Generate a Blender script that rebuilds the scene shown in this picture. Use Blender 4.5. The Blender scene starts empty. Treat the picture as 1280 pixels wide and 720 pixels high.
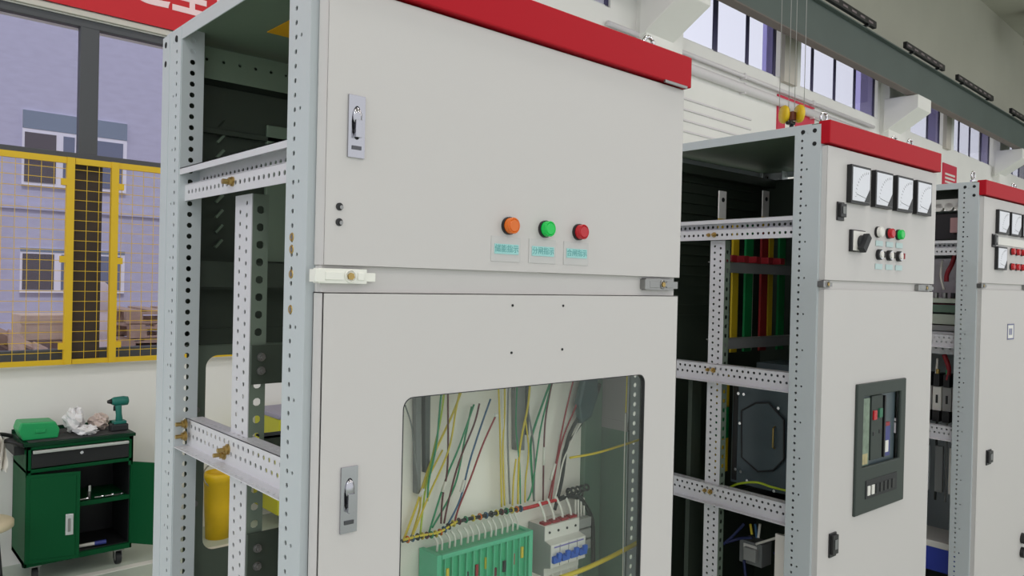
import bpy, math, random
from mathutils import Vector, Matrix
random.seed(7)
COL = bpy.context.scene.collection
S = bpy.context.scene
R = math.radians
# ------------------------------------------------------------------ camera
CAMZ = 1.75
YAW, PITCH, ROLL, FPX = R(42.047), R(-.393), R(1.331), 960.36
fw = Vector((math.sin(YAW)*math.cos(PITCH), math.cos(YAW)*math.cos(PITCH), math.sin(PITCH)))
rt = Vector((math.cos(YAW), -math.sin(YAW), 0)); up = rt.cross(fw)
c_, s_ = math.cos(ROLL), math.sin(ROLL)
rt, up = c_*rt + s_*up, -s_*rt + c_*up
cam = bpy.data.objects.new('camera', bpy.data.cameras.new('camera')); COL.objects.link(cam)
M = Matrix((rt, up, -fw)).transposed().to_4x4(); M.translation = Vector((0, 0, CAMZ)); cam.matrix_world = M
cam.data.sensor_width = 36; cam.data.lens = FPX/1280*36; cam.data.clip_start = .02; cam.data.clip_end = 300
S.camera = cam
ZB = .12                                   # height of the cabinets' base channel
FR = {1: (.608, 1.155, 0.), 2: (2.525, 1.228, -2.13), 3: (4.363, 1.298, -2.13), 9: (1.5, 5.37, 1.6)}
def hit(k, ax, val, x, y):
    """a point of the photograph turned into a point on a plane of the world (k=0) or of cabinet k"""
    d = fw + rt*((x-640)/FPX) - up*((y-360)/FPX); o = Vector((0, 0, CAMZ))
    if k:
        X, Y, a = FR[k]; m = Matrix.Rotation(-R(a), 3, 'Z'); o = m @ (o-Vector((X, Y, ZB if k < 9 else 0))); d = m @ d
    i = 'xyz'.index(ax); return o + d*((val-o[i])/d[i])
# ------------------------------------------------------------------ materials
def lin(c): return tuple((v/255/12.92 if v/255 <= .04045 else ((v/255+.055)/1.055)**2.4) for v in c)
MATS = {}
def mat(name, rgb, rough=.5, metal=0., spec=.5, var=0., scale=8., bump=0., bscale=60., alpha=1., emit=0., stretch=None):
    if name in MATS: return MATS[name]
    m = bpy.data.materials.new(name); m.use_nodes = True; nt = m.node_tree; b = nt.nodes['Principled BSDF']
    c = lin(rgb); b.inputs['Base Color'].default_value = (*c, 1); b.inputs['Roughness'].default_value = rough
    b.inputs['Metallic'].default_value = metal; b.inputs['Specular IOR Level'].default_value = spec
    tc = nt.nodes.new('ShaderNodeTexCoord')
    if var > 0:
        mp = nt.nodes.new('ShaderNodeMapping'); nt.links.new(tc.outputs['Object'], mp.inputs[0])
        if stretch: mp.inputs['Scale'].default_value = stretch
        n = nt.nodes.new('ShaderNodeTexNoise'); n.inputs['Scale'].default_value = scale; n.inputs['Detail'].default_value = 5
        nt.links.new(mp.outputs[0], n.inputs['Vector'])
        r = nt.nodes.new('ShaderNodeValToRGB'); r.color_ramp.elements[0].position = .3; r.color_ramp.elements[1].position = .7
        r.color_ramp.elements[0].color = (*[max(0, v*(1-var)) for v in c], 1); r.color_ramp.elements[1].color = (*[min(1, v*(1+var)) for v in c], 1)
        nt.links.new(n.outputs[0], r.inputs[0]); nt.links.new(r.outputs[0], b.inputs['Base Color'])
    if bump > 0:
        n = nt.nodes.new('ShaderNodeTexNoise'); n.inputs['Scale'].default_value = bscale; nt.links.new(tc.outputs['Object'], n.inputs['Vector'])
        bp = nt.nodes.new('ShaderNodeBump'); bp.inputs['Strength'].default_value = bump; bp.inputs['Distance'].default_value = .002
        nt.links.new(n.outputs[0], bp.inputs['Height']); nt.links.new(bp.outputs[0], b.inputs['Normal'])
    if alpha < 1: b.inputs['Alpha'].default_value = alpha
    if emit: b.inputs['Emission Color'].default_value = (*c, 1); b.inputs['Emission Strength'].default_value = emit
    MATS[name] = m; return m
def glass(name, rgb, refl=.03, rough=.02):
    m = bpy.data.materials.new(name); m.use_nodes = True; nt = m.node_tree; nt.nodes.clear()
    o = nt.nodes.new('ShaderNodeOutputMaterial'); mx = nt.nodes.new('ShaderNodeMixShader'); t = nt.nodes.new('ShaderNodeBsdfTransparent')
    g = nt.nodes.new('ShaderNodeBsdfGlossy'); g.inputs['Roughness'].default_value = rough
    lw = nt.nodes.new('ShaderNodeLayerWeight'); lw.inputs['Blend'].default_value = .5
    pw = nt.nodes.new('ShaderNodeMath'); pw.operation = 'POWER'; pw.inputs[1].default_value = 4.; nt.links.new(lw.outputs['Facing'], pw.inputs[0])
    f = nt.nodes.new('ShaderNodeMath'); f.operation = 'MULTIPLY_ADD'; f.inputs[1].default_value = .8; f.inputs[2].default_value = refl; nt.links.new(pw.outputs[0], f.inputs[0])
    t.inputs[0].default_value = (*lin(rgb), 1)
    nt.links.new(f.outputs[0], mx.inputs[0]); nt.links.new(t.outputs[0], mx.inputs[1]); nt.links.new(g.outputs[0], mx.inputs[2]); nt.links.new(mx.outputs[0], o.inputs[0])
    MATS[name] = m; return m
DOOR = mat('door_enamel', (204, 201, 199), .45, spec=.3, bump=.05, bscale=400)
FRAME = mat('frame_enamel', (190, 197, 200), .45, spec=.35, bump=.05, bscale=400)
RAILM = mat('rail_zinc', (212, 212, 216), .45, metal=.15)
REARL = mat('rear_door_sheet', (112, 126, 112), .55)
REAR = mat('shaded_rear_sheet', (60, 70, 60), .55, var=.05, scale=3)  # shade inside the cabinets is put into this dark sheet colour
ROOFM = mat('roof_sheet', (118, 136, 118), .5)
RED = mat('red_enamel', (178, 18, 34), .5, spec=.15)
REDH = mat('red_plastic', (190, 22, 34), .25)
GREENP = mat('green_lens', (0, 200, 80), .25); ORANGEP = mat('orange_lens', (225, 110, 20), .25)
CHROME = mat('chrome', (215, 215, 218), .18, metal=1.)
STEEL = mat('dull_steel', (150, 150, 148), .35, metal=.9)
BRASS = mat('brass_zinc', (176, 150, 92), .35, metal=.8)
BLACK = mat('black_plastic', (22, 22, 24), .4); DARK = mat('dark_rubber', (38, 40, 42), .6)
WHITE = mat('white_plastic', (232, 230, 224), .4); HINGE = mat('pale_nylon', (235, 235, 226), .3)
HOLE = mat('hole_shadow', (20, 22, 22), .8)
TURQ = mat('turquoise_label', (160, 214, 212), .5); TURQD = mat('turquoise_print', (88, 160, 160), .5)
HOLD = mat('label_holder', (196, 195, 193), .2)
PLATE = mat('plate_beige', (244, 238, 230), .5)
DKGREEN = mat('dark_green_sheet', (92, 118, 102), .5); GREYP = mat('grey_pink_sheet', (150, 143, 143), .5)
PANE = glass('acrylic_pane', (250, 252, 250), .03)
WGLASS = glass('window_glass', (247, 246, 252), .01); CGLASS = glass('clerestory_glass', (243, 243, 250), .01); WGLASS2 = glass('window_glass_double', (206, 202, 232), .01)
YEL = mat('yellow_wire', (214, 190, 50), .45); GRN = mat('green_wire', (20, 140, 92), .45); DRED = mat('red_wire', (150, 30, 42), .45)
MAR = mat('maroon_wire', (92, 28, 38), .45); BLU = mat('blue_wire', (46, 92, 130), .45); BLK = mat('black_wire', (28, 30, 32), .5)
WHW = mat('white_wire', (226, 222, 214), .45); GRY = mat('mid_grey', (122, 124, 124), .5)
YG = mat('earth_wire', (168, 190, 40), .45)
# ------------------------------------------------------------------ mesh builder
class MB:
    def __init__(s): s.v = []; s.f = []; s.m = []; s.sm = []; s.mats = []
    def mi(s, m):
        if m not in s.mats: s.mats.append(m)
        return s.mats.index(m)
    def add(s, vs, fs, m, smooth=False):
        o = len(s.v); k = s.mi(m); s.v += [tuple(p) for p in vs]
        for f in fs: s.f.append(tuple(i+o for i in f)); s.m.append(k); s.sm.append(smooth)
        return s
    def box(s, x0, y0, z0, x1, y1, z1, m, tf=None):
        vs = [Vector((x, y, z)) for z in (z0, z1) for y in (y0, y1) for x in (x0, x1)]
        if tf: vs = [tf @ v for v in vs]
        return s.add(vs, [(0, 2, 3, 1), (4, 5, 7, 6), (0, 1, 5, 4), (2, 6, 7, 3), (0, 4, 6, 2), (1, 3, 7, 5)], m)
    def tube(s, pts, r, m, n=8, cap=True):
        pts = [Vector(p) for p in pts]; N = len(pts); rs = r if isinstance(r, (list, tuple)) else [r]*N; vs = []
        prev = None
        for i, p in enumerate(pts):
            t = (pts[min(i+1, N-1)]-pts[max(i-1, 0)]).normalized()
            if prev is None: a = t.orthogonal().normalized()
            else:
                a = prev - t*prev.dot(t); a = a.normalized() if a.length > 1e-6 else t.orthogonal().normalized()
            prev = a; b = t.cross(a)
            for k in range(n):
                q = 2*math.pi*k/n; vs.append(p+(a*math.cos(q)+b*math.sin(q))*rs[i])
        fs = [(i*n+k, i*n+(k+1) % n, (i+1)*n+(k+1) % n, (i+1)*n+k) for i in range(N-1) for k in range(n)]
        if cap: fs += [tuple(range(n))[::-1], tuple(range((N-1)*n, N*n))]
        return s.add(vs, fs, m, True)
    def cyl(s, p0, p1, r, m, n=20, r1=None):
        p0, p1 = Vector(p0), Vector(p1); t = (p1-p0).normalized(); a = t.orthogonal().normalized(); b = t.cross(a); r1 = r if r1 is None else r1
        vs = [p+(a*math.cos(2*math.pi*k/n)+b*math.sin(2*math.pi*k/n))*q for p, q in ((p0, r), (p1, r1)) for k in range(n)]
        s.add(vs, [(k, (k+1) % n, n+(k+1) % n, n+k) for k in range(n)], m, True)
        return s.add(vs, [tuple(range(n))[::-1], tuple(range(n, 2*n))], m)
    def prism(s, poly, d, m):
        """polygon extruded by vector d"""
        poly = [Vector(p) for p in poly]; d = Vector(d); n = len(poly)
        return s.add(poly+[p+d for p in poly], [tuple(range(n))[::-1], tuple(range(n, 2*n))]+[(k, (k+1) % n, n+(k+1) % n, n+k) for k in range(n)], m)
    def lathe(s, o, prof, m, n=24, axis=(0, 0, 1)):
        o = Vector(o); t = Vector(axis).normalized(); a = t.orthogonal().normalized(); b = t.cross(a); vs = []
        for r, h in prof:
            for k in range(n): q = 2*math.pi*k/n; vs.append(o+t*h+(a*math.cos(q)+b*math.sin(q))*r)
        N = len(prof)
        return s.add(vs, [(i*n+k, i*n+(k+1) % n, (i+1)*n+(k+1) % n, (i+1)*n+k) for i in range(N-1) for k in range(n)], m, True)
    def torus(s, c, R0, r, m, axis=(0, 0, 1), n=20, k2=8, a0=0, a1=2*math.pi):
        c = Vector(c); t = Vector(axis).normalized(); a = t.orthogonal().normalized(); b = t.cross(a)
        pts = [c+(a*math.cos(a0+(a1-a0)*k/n)+b*math.sin(a0+(a1-a0)*k/n))*R0 for k in range(n+1)]
        return s.tube(pts, r, m, k2)
    def ellip(s, c, rad, m, n=16, k2=10, noise=0):
        c = Vector(c); vs = []
        for i in range(k2+1):
            th = math.pi*i/k2
            for j in range(n):
                ph = 2*math.pi*j/n; q = 1+noise*(random.random()-.5)*(0 < i < k2)
                vs.append(c+Vector((rad[0]*math.sin(th)*math.cos(ph)*q, rad[1]*math.sin(th)*math.sin(ph)*q, rad[2]*math.cos(th)*q)))
        return s.add(vs, [(i*n+j, (i+1)*n+j, (i+1)*n+(j+1) % n, i*n+(j+1) % n) for i in range(k2) for j in range(n)], m, True)
    def ring(s, P, u0, v0, u1, v1, hole, th, m, nrm):
        """rectangular sheet with one convex hole (list of (u,v)); P maps (u,v) to space, nrm*th is the thickness"""
        cu = sum(p[0] for p in hole)/len(hole); cv = sum(p[1] for p in hole)/len(hole)
        H = len(hole)
        def onhole(a):
            d = (math.cos(a), math.sin(a))
            for i in range(H):
                (ax, ay), (bx, by) = hole[i], hole[(i+1) % H]; ex, ey = bx-ax, by-ay; den = d[0]*ey-d[1]*ex
                if abs(den) < 1e-12: continue
                t = ((ax-cu)*ey-(ay-cv)*ex)/den; w = ((ax-cu)*d[1]-(ay-cv)*d[0])/den
                if t > 0 and -1e-6 <= w <= 1+1e-6: return (cu+d[0]*t, cv+d[1]*t)
            return hole[0]
        def onrect(a):
            dx, dy = math.cos(a), math.sin(a); t = 1e9
            if dx > 1e-9: t = min(t, (u1-cu)/dx)
            if dx < -1e-9: t = min(t, (u0-cu)/dx)
            if dy > 1e-9: t = min(t, (v1-cv)/dy)
            if dy < -1e-9: t = min(t, (v0-cv)/dy)
            return (cu+dx*t, cv+dy*t)
        items = [(math.atan2(p[1]-cv, p[0]-cu), p, None) for p in hole]
        items += [(math.atan2(b-cv, a-cu), None, (a, b)) for a in (u0, u1) for b in (v0, v1)]
        items.sort(key=lambda q: q[0]); ins, outs = [], []
        for a, hp, op in items: ins.append(hp or onhole(a)); outs.append(op or onrect(a))
        n = len(items); t = Vector(nrm)*th
        vs = [P(*p) for p in outs]+[P(*p) for p in ins]; vs = vs+[v+t for v in vs]
        fs = []
        for k in range(n):
            j = (k+1) % n
            fs += [(k, j, n+j, n+k), (2*n+k, 3*n+k, 3*n+j, 2*n+j), (n+k, n+j, 3*n+j, 3*n+k), (k, 2*n+k, 2*n+j, j)]
        return s.add(vs, fs, m)
    def perf(s, o, u, v, L, W, rows, m, th=.002):
        """perforated strip: rows = (v centre, pitch, start, radius)"""
        o, u, v = Vector(o), Vector(u).normalized(), Vector(v).normalized(); nr = u.cross(v)*th
        rows = sorted(rows); bd = [0]+[(rows[i][0]+rows[i+1][0])/2 for i in range(len(rows)-1)]+[W]
        P = lambda a, b: o+u*a+v*b
        def quad(a0, b0, a1, b1):
            if a1-a0 < 1e-6: return
            q = [P(a0, b0), P(a1, b0), P(a1, b1), P(a0, b1)]; q += [p+nr for p in q]
            s.add(q, [(0, 1, 2, 3), (7, 6, 5, 4), (0, 4, 5, 1), (2, 6, 7, 3), (1, 5, 6, 2), (3, 7, 4, 0)], m)
        for i, (vc, pitch, st, r) in enumerate(rows):
            b0, b1 = bd[i], bd[i+1]; k = 0; h = min(pitch/2, .012)
            prev = 0
            while st+k*pitch+h < L:
                uc = st+k*pitch; quad(prev, b0, uc-h, b1); prev = uc+h; k += 1
                angs = sorted([2*math.pi*(j+.5)/8 for j in range(8)]+[math.atan2(y-vc, x) % (2*math.pi) for x in (-h, h) for y in (b0, b1)])
                n = len(angs); ins, outs = [], []
                for a in angs:
                    dx, dy = math.cos(a), math.sin(a); t = 1e9
                    if abs(dx) > 1e-9: t = min(t, h/abs(dx))
                    if dy > 1e-9: t = min(t, (b1-vc)/dy)
                    if dy < -1e-9: t = min(t, (b0-vc)/dy)
                    outs.append(P(uc+dx*t, vc+dy*t)); ins.append(P(uc+dx*r, vc+dy*r))
                vs = outs+ins; vs = vs+[q+nr for q in vs]; fs = []
                for k2 in range(n):
                    j = (k2+1) % n; fs += [(k2, 2*n+k2, 2*n+j, j), (k2, j, n+j, n+k2), (2*n+k2, 3*n+k2, 3*n+j, 2*n+j), (n+k2, n+j, 3*n+j, 3*n+k2)]
                s.add(vs, fs, m)
            quad(prev, b0, L, b1)
        return s
    def build(s, name, parent=None, loc=None, bevel=0, smooth=False, seg=2, subsurf=0):
        me = bpy.data.meshes.new(name); me.from_pydata(s.v, [], s.f)
        for m in s.mats: me.materials.append(m)
        me.polygons.foreach_set('material_index', s.m); me.polygons.foreach_set('use_smooth', s.sm); me.update()
        o = bpy.data.objects.new(name, me); COL.objects.link(o)
        if parent: o.parent = parent
        if loc is not None: o.location = loc
        if bevel:
            b = o.modifiers.new('bevel', 'BEVEL'); b.width = bevel; b.segments = seg; b.limit_method = 'ANGLE'; b.angle_limit = R(40)
        if subsurf:
            b = o.modifiers.new('subdiv', 'SUBSURF'); b.levels = subsurf; b.render_levels = subsurf
        return o
def tag(o, label, cat, group=None, kind=None):
    o['label'] = label; o['category'] = cat
    if group: o['group'] = group
    if kind: o['kind'] = kind
    return o
def empty(name, loc, label, cat, rz=0, group=None):
    o = bpy.data.objects.new(name, None); COL.objects.link(o); o.location = loc; o.rotation_euler = (0, 0, rz)
    return tag(o, label, cat, group)
def struct(o): o['kind'] = 'structure'; return o
def smoothpath(pts, k=6):
    pts = [Vector(p) for p in pts]; out = []
    for i in range(len(pts)-1):
        p0 = pts[max(i-1, 0)]; p1 = pts[i]; p2 = pts[i+1]; p3 = pts[min(i+2, len(pts)-1)]
        for j in range(k):
            t = j/k; out.append(.5*((2*p1)+(p2-p0)*t+(2*p0-5*p1+4*p2-p3)*t*t+(3*p1-p0-3*p2+p3)*t**3))
    return out+[pts[-1]]
def rrect(u0, v0, u1, v1, r, n=6):
    out = []
    for cx, cy, a in ((u1-r, v1-r, 0), (u0+r, v1-r, 90), (u0+r, v0+r, 180), (u1-r, v0+r, 270)):
        out += [(cx+r*math.cos(R(a+90*k/n)), cy+r*math.sin(R(a+90*k/n))) for k in range(n+1)]
    return out
def text_mb(txt, size, m, P, depth=.0006, off=0.):
    """lettering as a mesh; P maps (u, v, w) to space"""
    cu = bpy.data.curves.new('t', 'FONT'); cu.body = txt; cu.size = size; cu.extrude = depth; cu.offset = off; cu.align_x = 'CENTER'; cu.align_y = 'CENTER'
    ob = bpy.data.objects.new('t', cu); COL.objects.link(ob); dg = bpy.context.evaluated_depsgraph_get()
    me = bpy.data.meshes.new_from_object(ob.evaluated_get(dg)); vs = [P(*v.co) for v in me.vertices]; fs = [tuple(p.vertices) for p in me.polygons]
    bpy.data.objects.remove(ob); bpy.data.meshes.remove(me)
    return vs, fs
# ------------------------------------------------------------------ cabinets: shared parts
TOP = 2.2
POSTS = {}; OFF = [.015]
def post_mesh(rear):
    if rear in POSTS: return POSTS[rear]
    b = MB(); w = .123 if rear else .095-OFF[0]; z1 = TOP-.005
    hr = .0042
    # outer side sheet (plane x=0), b measured from the outer corner inward
    b.perf((0, 0, 0), (0, 0, 1), (0, 1, 0), z1, w, [(w-.027, .025, .02, .0045), (w-.047, .125, .045, .0035)], FRAME)
    b.perf((0, w, 0), (0, 0, 1), (1, 0, 0), z1, .05, [(.024, .025, .02, .0062)], FRAME)     # inner flange, large holes
    b.box(0, 0, 0, .05, .002, z1, FRAME); b.box(.048, 0, 0, .05, .022, z1, FRAME)
    b.box(.0, w-.002, z1-.06, .045, w, z1, FRAME)
    if rear: b.box(-.003, .0, 0, 0, w-.075, z1, FRAME)                                        # raised outer fold
    for (y, z) in ((.022, z1-.02), (w-.03, z1-.02), (.022, z1-.065)): b.cyl((-.0035, y, z), (.001, y, z), .0075, HOLE, 14)
    POSTS[rear] = b; return b
def add_posts(root, W, D):
    meshes = {}
    for rear in (0, 1):
        src = post_mesh(rear)
        for side in (0, 1):
            b = MB(); b.mats = src.mats; b.m = src.m; b.sm = src.sm; b.f = src.f
            fy = (lambda y: D-y) if rear else (lambda y: .02+OFF[0]+y)
            fx = (lambda x: W-x) if side else (lambda x: x)
            b.v = [(fx(x), fy(y), z) for x, y, z in src.v]
            flip = (side == 1) != (rear == 1)
            if flip: b.f = [f[::-1] for f in src.f]
            b.build('frame_post', root, (0, 0, ZB))
def rail_up(b, z0, z1, y0, y1, x=0., sx=1):
    """rail seen from below: lip, perforated recess, perforated step"""
    X = lambda a: x+sx*a; zm = z0+(z1-z0)*.5
    b.box(min(X(0), X(.002)), y0, z1-.015, max(X(0), X(.002)), y1, z1, RAILM); b.box(min(X(0), X(.045)), y0, z1-.002, max(X(0), X(.045)), y1, z1, RAILM)
    b.perf((X(.045), y0, zm), (0, 1, 0), (0, 0, 1), y1-y0, z1-zm, [(.014, .022, .012, .0058)], RAILM)
    b.perf((X(.012), y0, z0), (0, 1, 0), (0, 0, 1), y1-y0, zm-z0, [(.019, .022, .012, .0052)], RAILM)
    b.box(min(X(.012), X(.045)), y0, zm-.001, max(X(.012), X(.045)), y1, zm+.001, RAILM)
def rail_dn(b, z0, z1, y0, y1, x=0., sx=1):
    X = lambda a: x+sx*a; h = z1-z0
    b.perf((X(.028), y0, z1), (0, 1, 0), (sx, 0, 0), y1-y0, .035, [(.016, .025, .012, .004)], RAILM)
    b.perf((X(.028), y0, z0), (0, 1, 0), (0, 0, 1), y1-y0, h, [(h-.016, .024, .012, .005), (h-.038, .024, .024, .005)], RAILM)
    b.perf((X(-.002), y0, z0), (0, 1, 0), (sx, 0, 0), y1-y0, .03, [(.009, .024, .012, .0038)], RAILM)
def mid_post(root, y0, y1, z0, z1, x=.048):
    b = MB()
    b.perf((x, y0, z0), (0, 0, 1), (0, 1, 0), z1-z0, y1-y0, [((y1-y0)*.3, .025, .012, .0048), ((y1-y0)*.7, .025, .02, .0048)], RAILM)
    b.perf((x, y0, z0), (0, 0, 1), (1, 0, 0), z1-z0, .034, [(.017, .036, .02, .0085)], REARL)
    b.perf((x, y1, z0), (0, 0, 1), (1, 0, 0), z1-z0, .034, [(.017, .036, .02, .0085)], REARL)
    return b.build('middle_post', root, (0, 0, ZB))
def bolt(b, p, axis, r=.008, m=BRASS, l=.012):
    p = Vector(p); a = Vector(axis)
    b.cyl(p, p+a*.003, r*1.25, m, 16); b.cyl(p+a*.003, p+a*.009, r, m, 6); b.cyl(p+a*.009, p+a*(.009+l), r*.5, m, 10)
def lifting_eye(root, x, y):
    b = MB(); b.cyl((x, y, TOP), (x, y, TOP+.012), .014, CHROME); b.torus((x, y, TOP+.034), .02, .005, CHROME, (0, 1, 0)); b.cyl((x, y, TOP+.01), (x, y, TOP+.018), .006, CHROME)
    b.build('lifting_eye', root, (0, 0, ZB))
def shell(root, W, D, band0):
    b = MB(); b.box(0, .03, -.12, W, .07, 0, DARK); b.box(0, D-.07, -.12, W, D-.03, 0, DARK); b.box(0, .07, -.12, .05, D-.07, 0, DARK); b.box(W-.05, .07, -.12, W, D-.07, 0, DARK)
    b.build('base_channel', root, (0, 0, ZB), .003)
    b = MB(); b.box(0.003, .02, TOP-.006, W-.003, D, TOP, ROOFM); b.box(-.001, .055, TOP-.032, .002, D-.02, TOP, FRAME); b.box(W-.002, .055, TOP-.032, W+.001, D-.02, TOP, FRAME)
    b.box(.003, D-.004, TOP-.03, W-.003, D, TOP, FRAME)
    rf = b.build('roof', root, (0, 0, ZB), .001)
    b = MB(); b.box(0, -.012, band0, W+.012, .03, TOP+.006, RED); b.build('header_band', root, (0, 0, ZB), .003)
    b = MB(); b.box(.05, .022, 0.0, W-.05, .06, .04, DOOR); b.build('sill_bar', root, (0, 0, ZB), .002)
    b = MB(); b.box(.05, .06, .005, W-.05, D-.05, .01, REAR); b.build('bottom_plate', root, (0, 0, ZB))
    return rf
def door(root, name, x0, z0, x1, z1, hole=None):
    b = MB(); dt = .021+OFF[0]*.8; P = lambda u, v: Vector((u, 0, v))
    if hole: b.ring(P, x0, z0, x1, z1, hole, .002, DOOR, (0, 1, 0))
    else: b.box(x0, 0, z0, x1, .002, z1, DOOR)
    # folded edges, rounded
    n = 5; r = .006
    for (a0, b0, a1, b1) in ((x0, z0, x0, z1), (x1, z0, x1, z1)):
        sx = 1 if a0 == x0 else -1
        b.box(min(a0-sx*.0, a0+sx*.002)-0, .0, z0, max(a0, a0+sx*.002), dt, z1, DOOR)
        b.box(min(a0, a0+sx*.02), dt-.002, z0, max(a0, a0+sx*.02), dt, z1, DOOR)
    b.box(x0, 0, z0, x1, dt, z0+.002, DOOR); b.box(x0, 0, z1-.002, x1, dt, z1, DOOR)
    return b.build(name, root, (0, 0, ZB), .0035, seg=3)
def lamp(parent, x, z, m, r=.0165, l=.02, name='indicator_lamp'):
    b = MB(); b.cyl((x, 0, z), (x, -l*.35, z), r*1.08, BLACK, 28); b.cyl((x, -l*.35, z), (x, -l*.9, z), r*.98, m, 28); b.cyl((x, -l*.9, z), (x, -l, z), r*.78, m, 28, r*.7)
    b.torus((x, -l*.9, z), r*.86, r*.1, m, (0, 1, 0), 28, 6)
    return b.build(name, parent)
def label(parent, x0, z0, x1, z1, txt, holder=None):
    TURQ = MATS['turquoise_label'] if txt else mat('pale_label', (190, 212, 212), .5)
    b = MB()
    if holder: b.box(holder[0], -.0015, holder[1], holder[2], 0, holder[3], HOLD)
    b.box(x0, -.0028, z0, x1, -.001, z1, TURQ)
    try:
        vs, fs = text_mb(txt, (z1-z0)*.8, TURQD, lambda u, v, w: Vector(((x0+x1)/2+u, -.003-w*.3, (z0+z1)/2+v))); b.add(vs, fs, TURQD)
    except Exception as e: print('text', e)
    return b.build('name_label', parent)
def lock(parent, x0, z0, x1, z1, m=BLACK):
    b = MB(); b.box(x0, -.006, z0, x1, .0, z1, m); b.box(x0+.004, -.016, z0+.012, x1-.004, -.006, z1-.006, m); b.box(x0+(x1-x0)*.3, -.019, z0+(z1-z0)*.35, x1-(x1-x0)*.3, -.016, z1-(z1-z0)*.25, GRY)
    return b.build('door_lock', parent, bevel=.002)
def chrome_lock(parent, x0, z0, x1, z1):
    CHROME = mat('lock_chrome', (178, 178, 184), .22, metal=1.); STEEL = mat('lock_recess', (92, 92, 96), .3, metal=.9)  # dark reflections are put into the chrome's darker colour
    b = MB(); cx, cz = (x0+x1)/2, (z0+z1)/2; h = z1-z0
    P = lambda u, v: Vector((u, -.004, v))
    b.ring(P, x0, z0, x1, z1, [(cx+.010*math.cos(a), cz+h*.06+h*.27*math.sin(a)) for a in [2*math.pi*k/20 for k in range(20)]], .004, CHROME, (0, 1, 0))
    b.box(x0+.002, -.0006, z0+.002, x1-.002, 0, z1-.002, STEEL)
    b.ellip((cx, -.004, cz+h*.16), (.009, .007, h*.15), CHROME); b.box(cx-.006, -.012, cz-h*.18, cx+.006, -.003, cz+h*.1, CHROME)
    b.cyl((cx, -.009, cz-h*.08), (cx, -.001, cz-h*.08), .007, STEEL); b.box(cx-.009, -.0055, z0+h*.13, cx+.009, -.004, z0+h*.19, STEEL)
    o = b.build('lock_handle', parent, bevel=.0012); o['label'] = 'polished chrome lock plate'; return o
def meter(parent, x0, z0, x1, z1, dep=.024):
    b = MB(); b.box(x0, -dep, z0, x1, 0, z1, BLACK); t = .008
    b.box(x0+t, -dep-.0015, z0+t, x1-t, -dep+.001, z1-t, DIAL)
    b.prism([(x1-t, -dep-.003, z0+t), (x1-t, -dep-.003, z0+t+(z1-z0)*.36), (x1-t-(x1-x0)*.28, -dep-.003, z0+t)], (0, .002, 0), BLACK)
    c = Vector((x1-t-.012, -dep-.0018, z0+t+.012)); q = (z1-z0)*.66
    for k in range(11):
        a = R(92+8.6*k); p = c+Vector((math.cos(a), 0, math.sin(a)))*q; p2 = c+Vector((math.cos(a), 0, math.sin(a)))*q*1.1
        b.tube([p, p2], .0007, BLACK, 4)
    b.tube([c, c+Vector((math.cos(R(172)), 0, math.sin(R(172))))*q], .0009, BLACK, 4)
    b.tube([(x0+t, -dep-.002, z0+t), (x1-t, -dep-.002, z0+t)], .0014, GRY, 4)
    return b.build('panel_meter', parent, bevel=.0015)
DIAL = mat('dial_card', (222, 224, 232), .12, spec=.9)
def wire(root, pts, r, m, name='wire', lab=None):
    b = MB(); b.tube(smoothpath(pts), r, m, 7); o = b.build(name, root, (0, 0, ZB))
    if lab: o['label'] = lab
    return o
def hinge_plate(root, x0, x1, z0, z1, m, bx):
    b = MB(); P = lambda u, v: Vector((u, 0, v))
    b.box(x0, -.002, z0, x1, .016, z1, m); b.box(x0-.006, -.004, z0+.002, x0+.012, .018, z1-.002, m)
    b.cyl((x1-.03, -.004, (z0+z1)/2), (x1-.03, .0, (z0+z1)/2), .006, m); b.torus((bx, -.003, (z0+z1)/2), .010, .0015, m, (0, 1, 0)); b.box(x0+.012, -.0045, z0+.006, bx-.014, -.001, z1-.006, m); b.box(bx+.014, -.0045, z0+.006, x1-.006, -.001, z1-.006, m); b.box(x1-.004, -.001, z0+.004, x1+.018, .012, z1-.006, m)
    b.cyl((bx, -.006, (z0+z1)/2), (bx, -.001, (z0+z1)/2), .0065, BRASS, 6)
    return b.build('hinge', root, (0, 0, ZB), .001)
# ================================================================== CABINET 1
K = 1; X, Y, a = FR[1]; W, D = 1.003, .785
c1 = empty('switchgear_cabinet', (X, Y, 0), 'large open-sided grey cabinet in the foreground with three lamps and a wired window below', 'electrical cabinet', R(a), 'row of switchgear cabinets')
add_posts(c1, W, D); rf = shell(c1, W, D, 2.129)
b = MB(); b.prism([(.149, .545, TOP-.008), (.149, .40, TOP-.008), (.29, .40, TOP-.008), (.29, .545, TOP-.008)], (0, 0, .0015), mat('yellow_sticker', (238, 176, 20), .5)); b.build('sticker', rf)
b = MB(); rail_up(b, 1.80, 1.874, .117, .66); b.build('side_rail', c1, (0, 0, ZB))
b = MB(); rail_dn(b, 1.238, 1.30, .117, .66); b.build('side_rail', c1, (0, 0, ZB))
b = MB(); rail_dn(b, .70, .757, .117, .66); b.build('side_rail', c1, (0, 0, ZB))
b = MB(); rail_up(b, 1.80, 1.874, .117, .66, W, -1); b.build('side_rail', c1, (0, 0, ZB))
mid_post(c1, .368, .452, .02, 1.80)
b = MB()
for p in ((.012, .385, 1.822),): bolt(b, p, (-1, 0, 0), .008, l=.012)
b.cyl((.012, .40, 1.822), (-.004, .40, 1.822), .005, BRASS); b.build('bolt', c1, (0, 0, ZB))
for pts in (((.028, .42, 1.270), (.028, .44, 1.256)), ((.020, .645, 1.290), (.020, .645, 1.262))):
    b = MB()
    for p in pts: bolt(b, p, (-1, 0, 0), .009, l=.014)
    b.build('bolt', c1, (0, 0, ZB))
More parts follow.
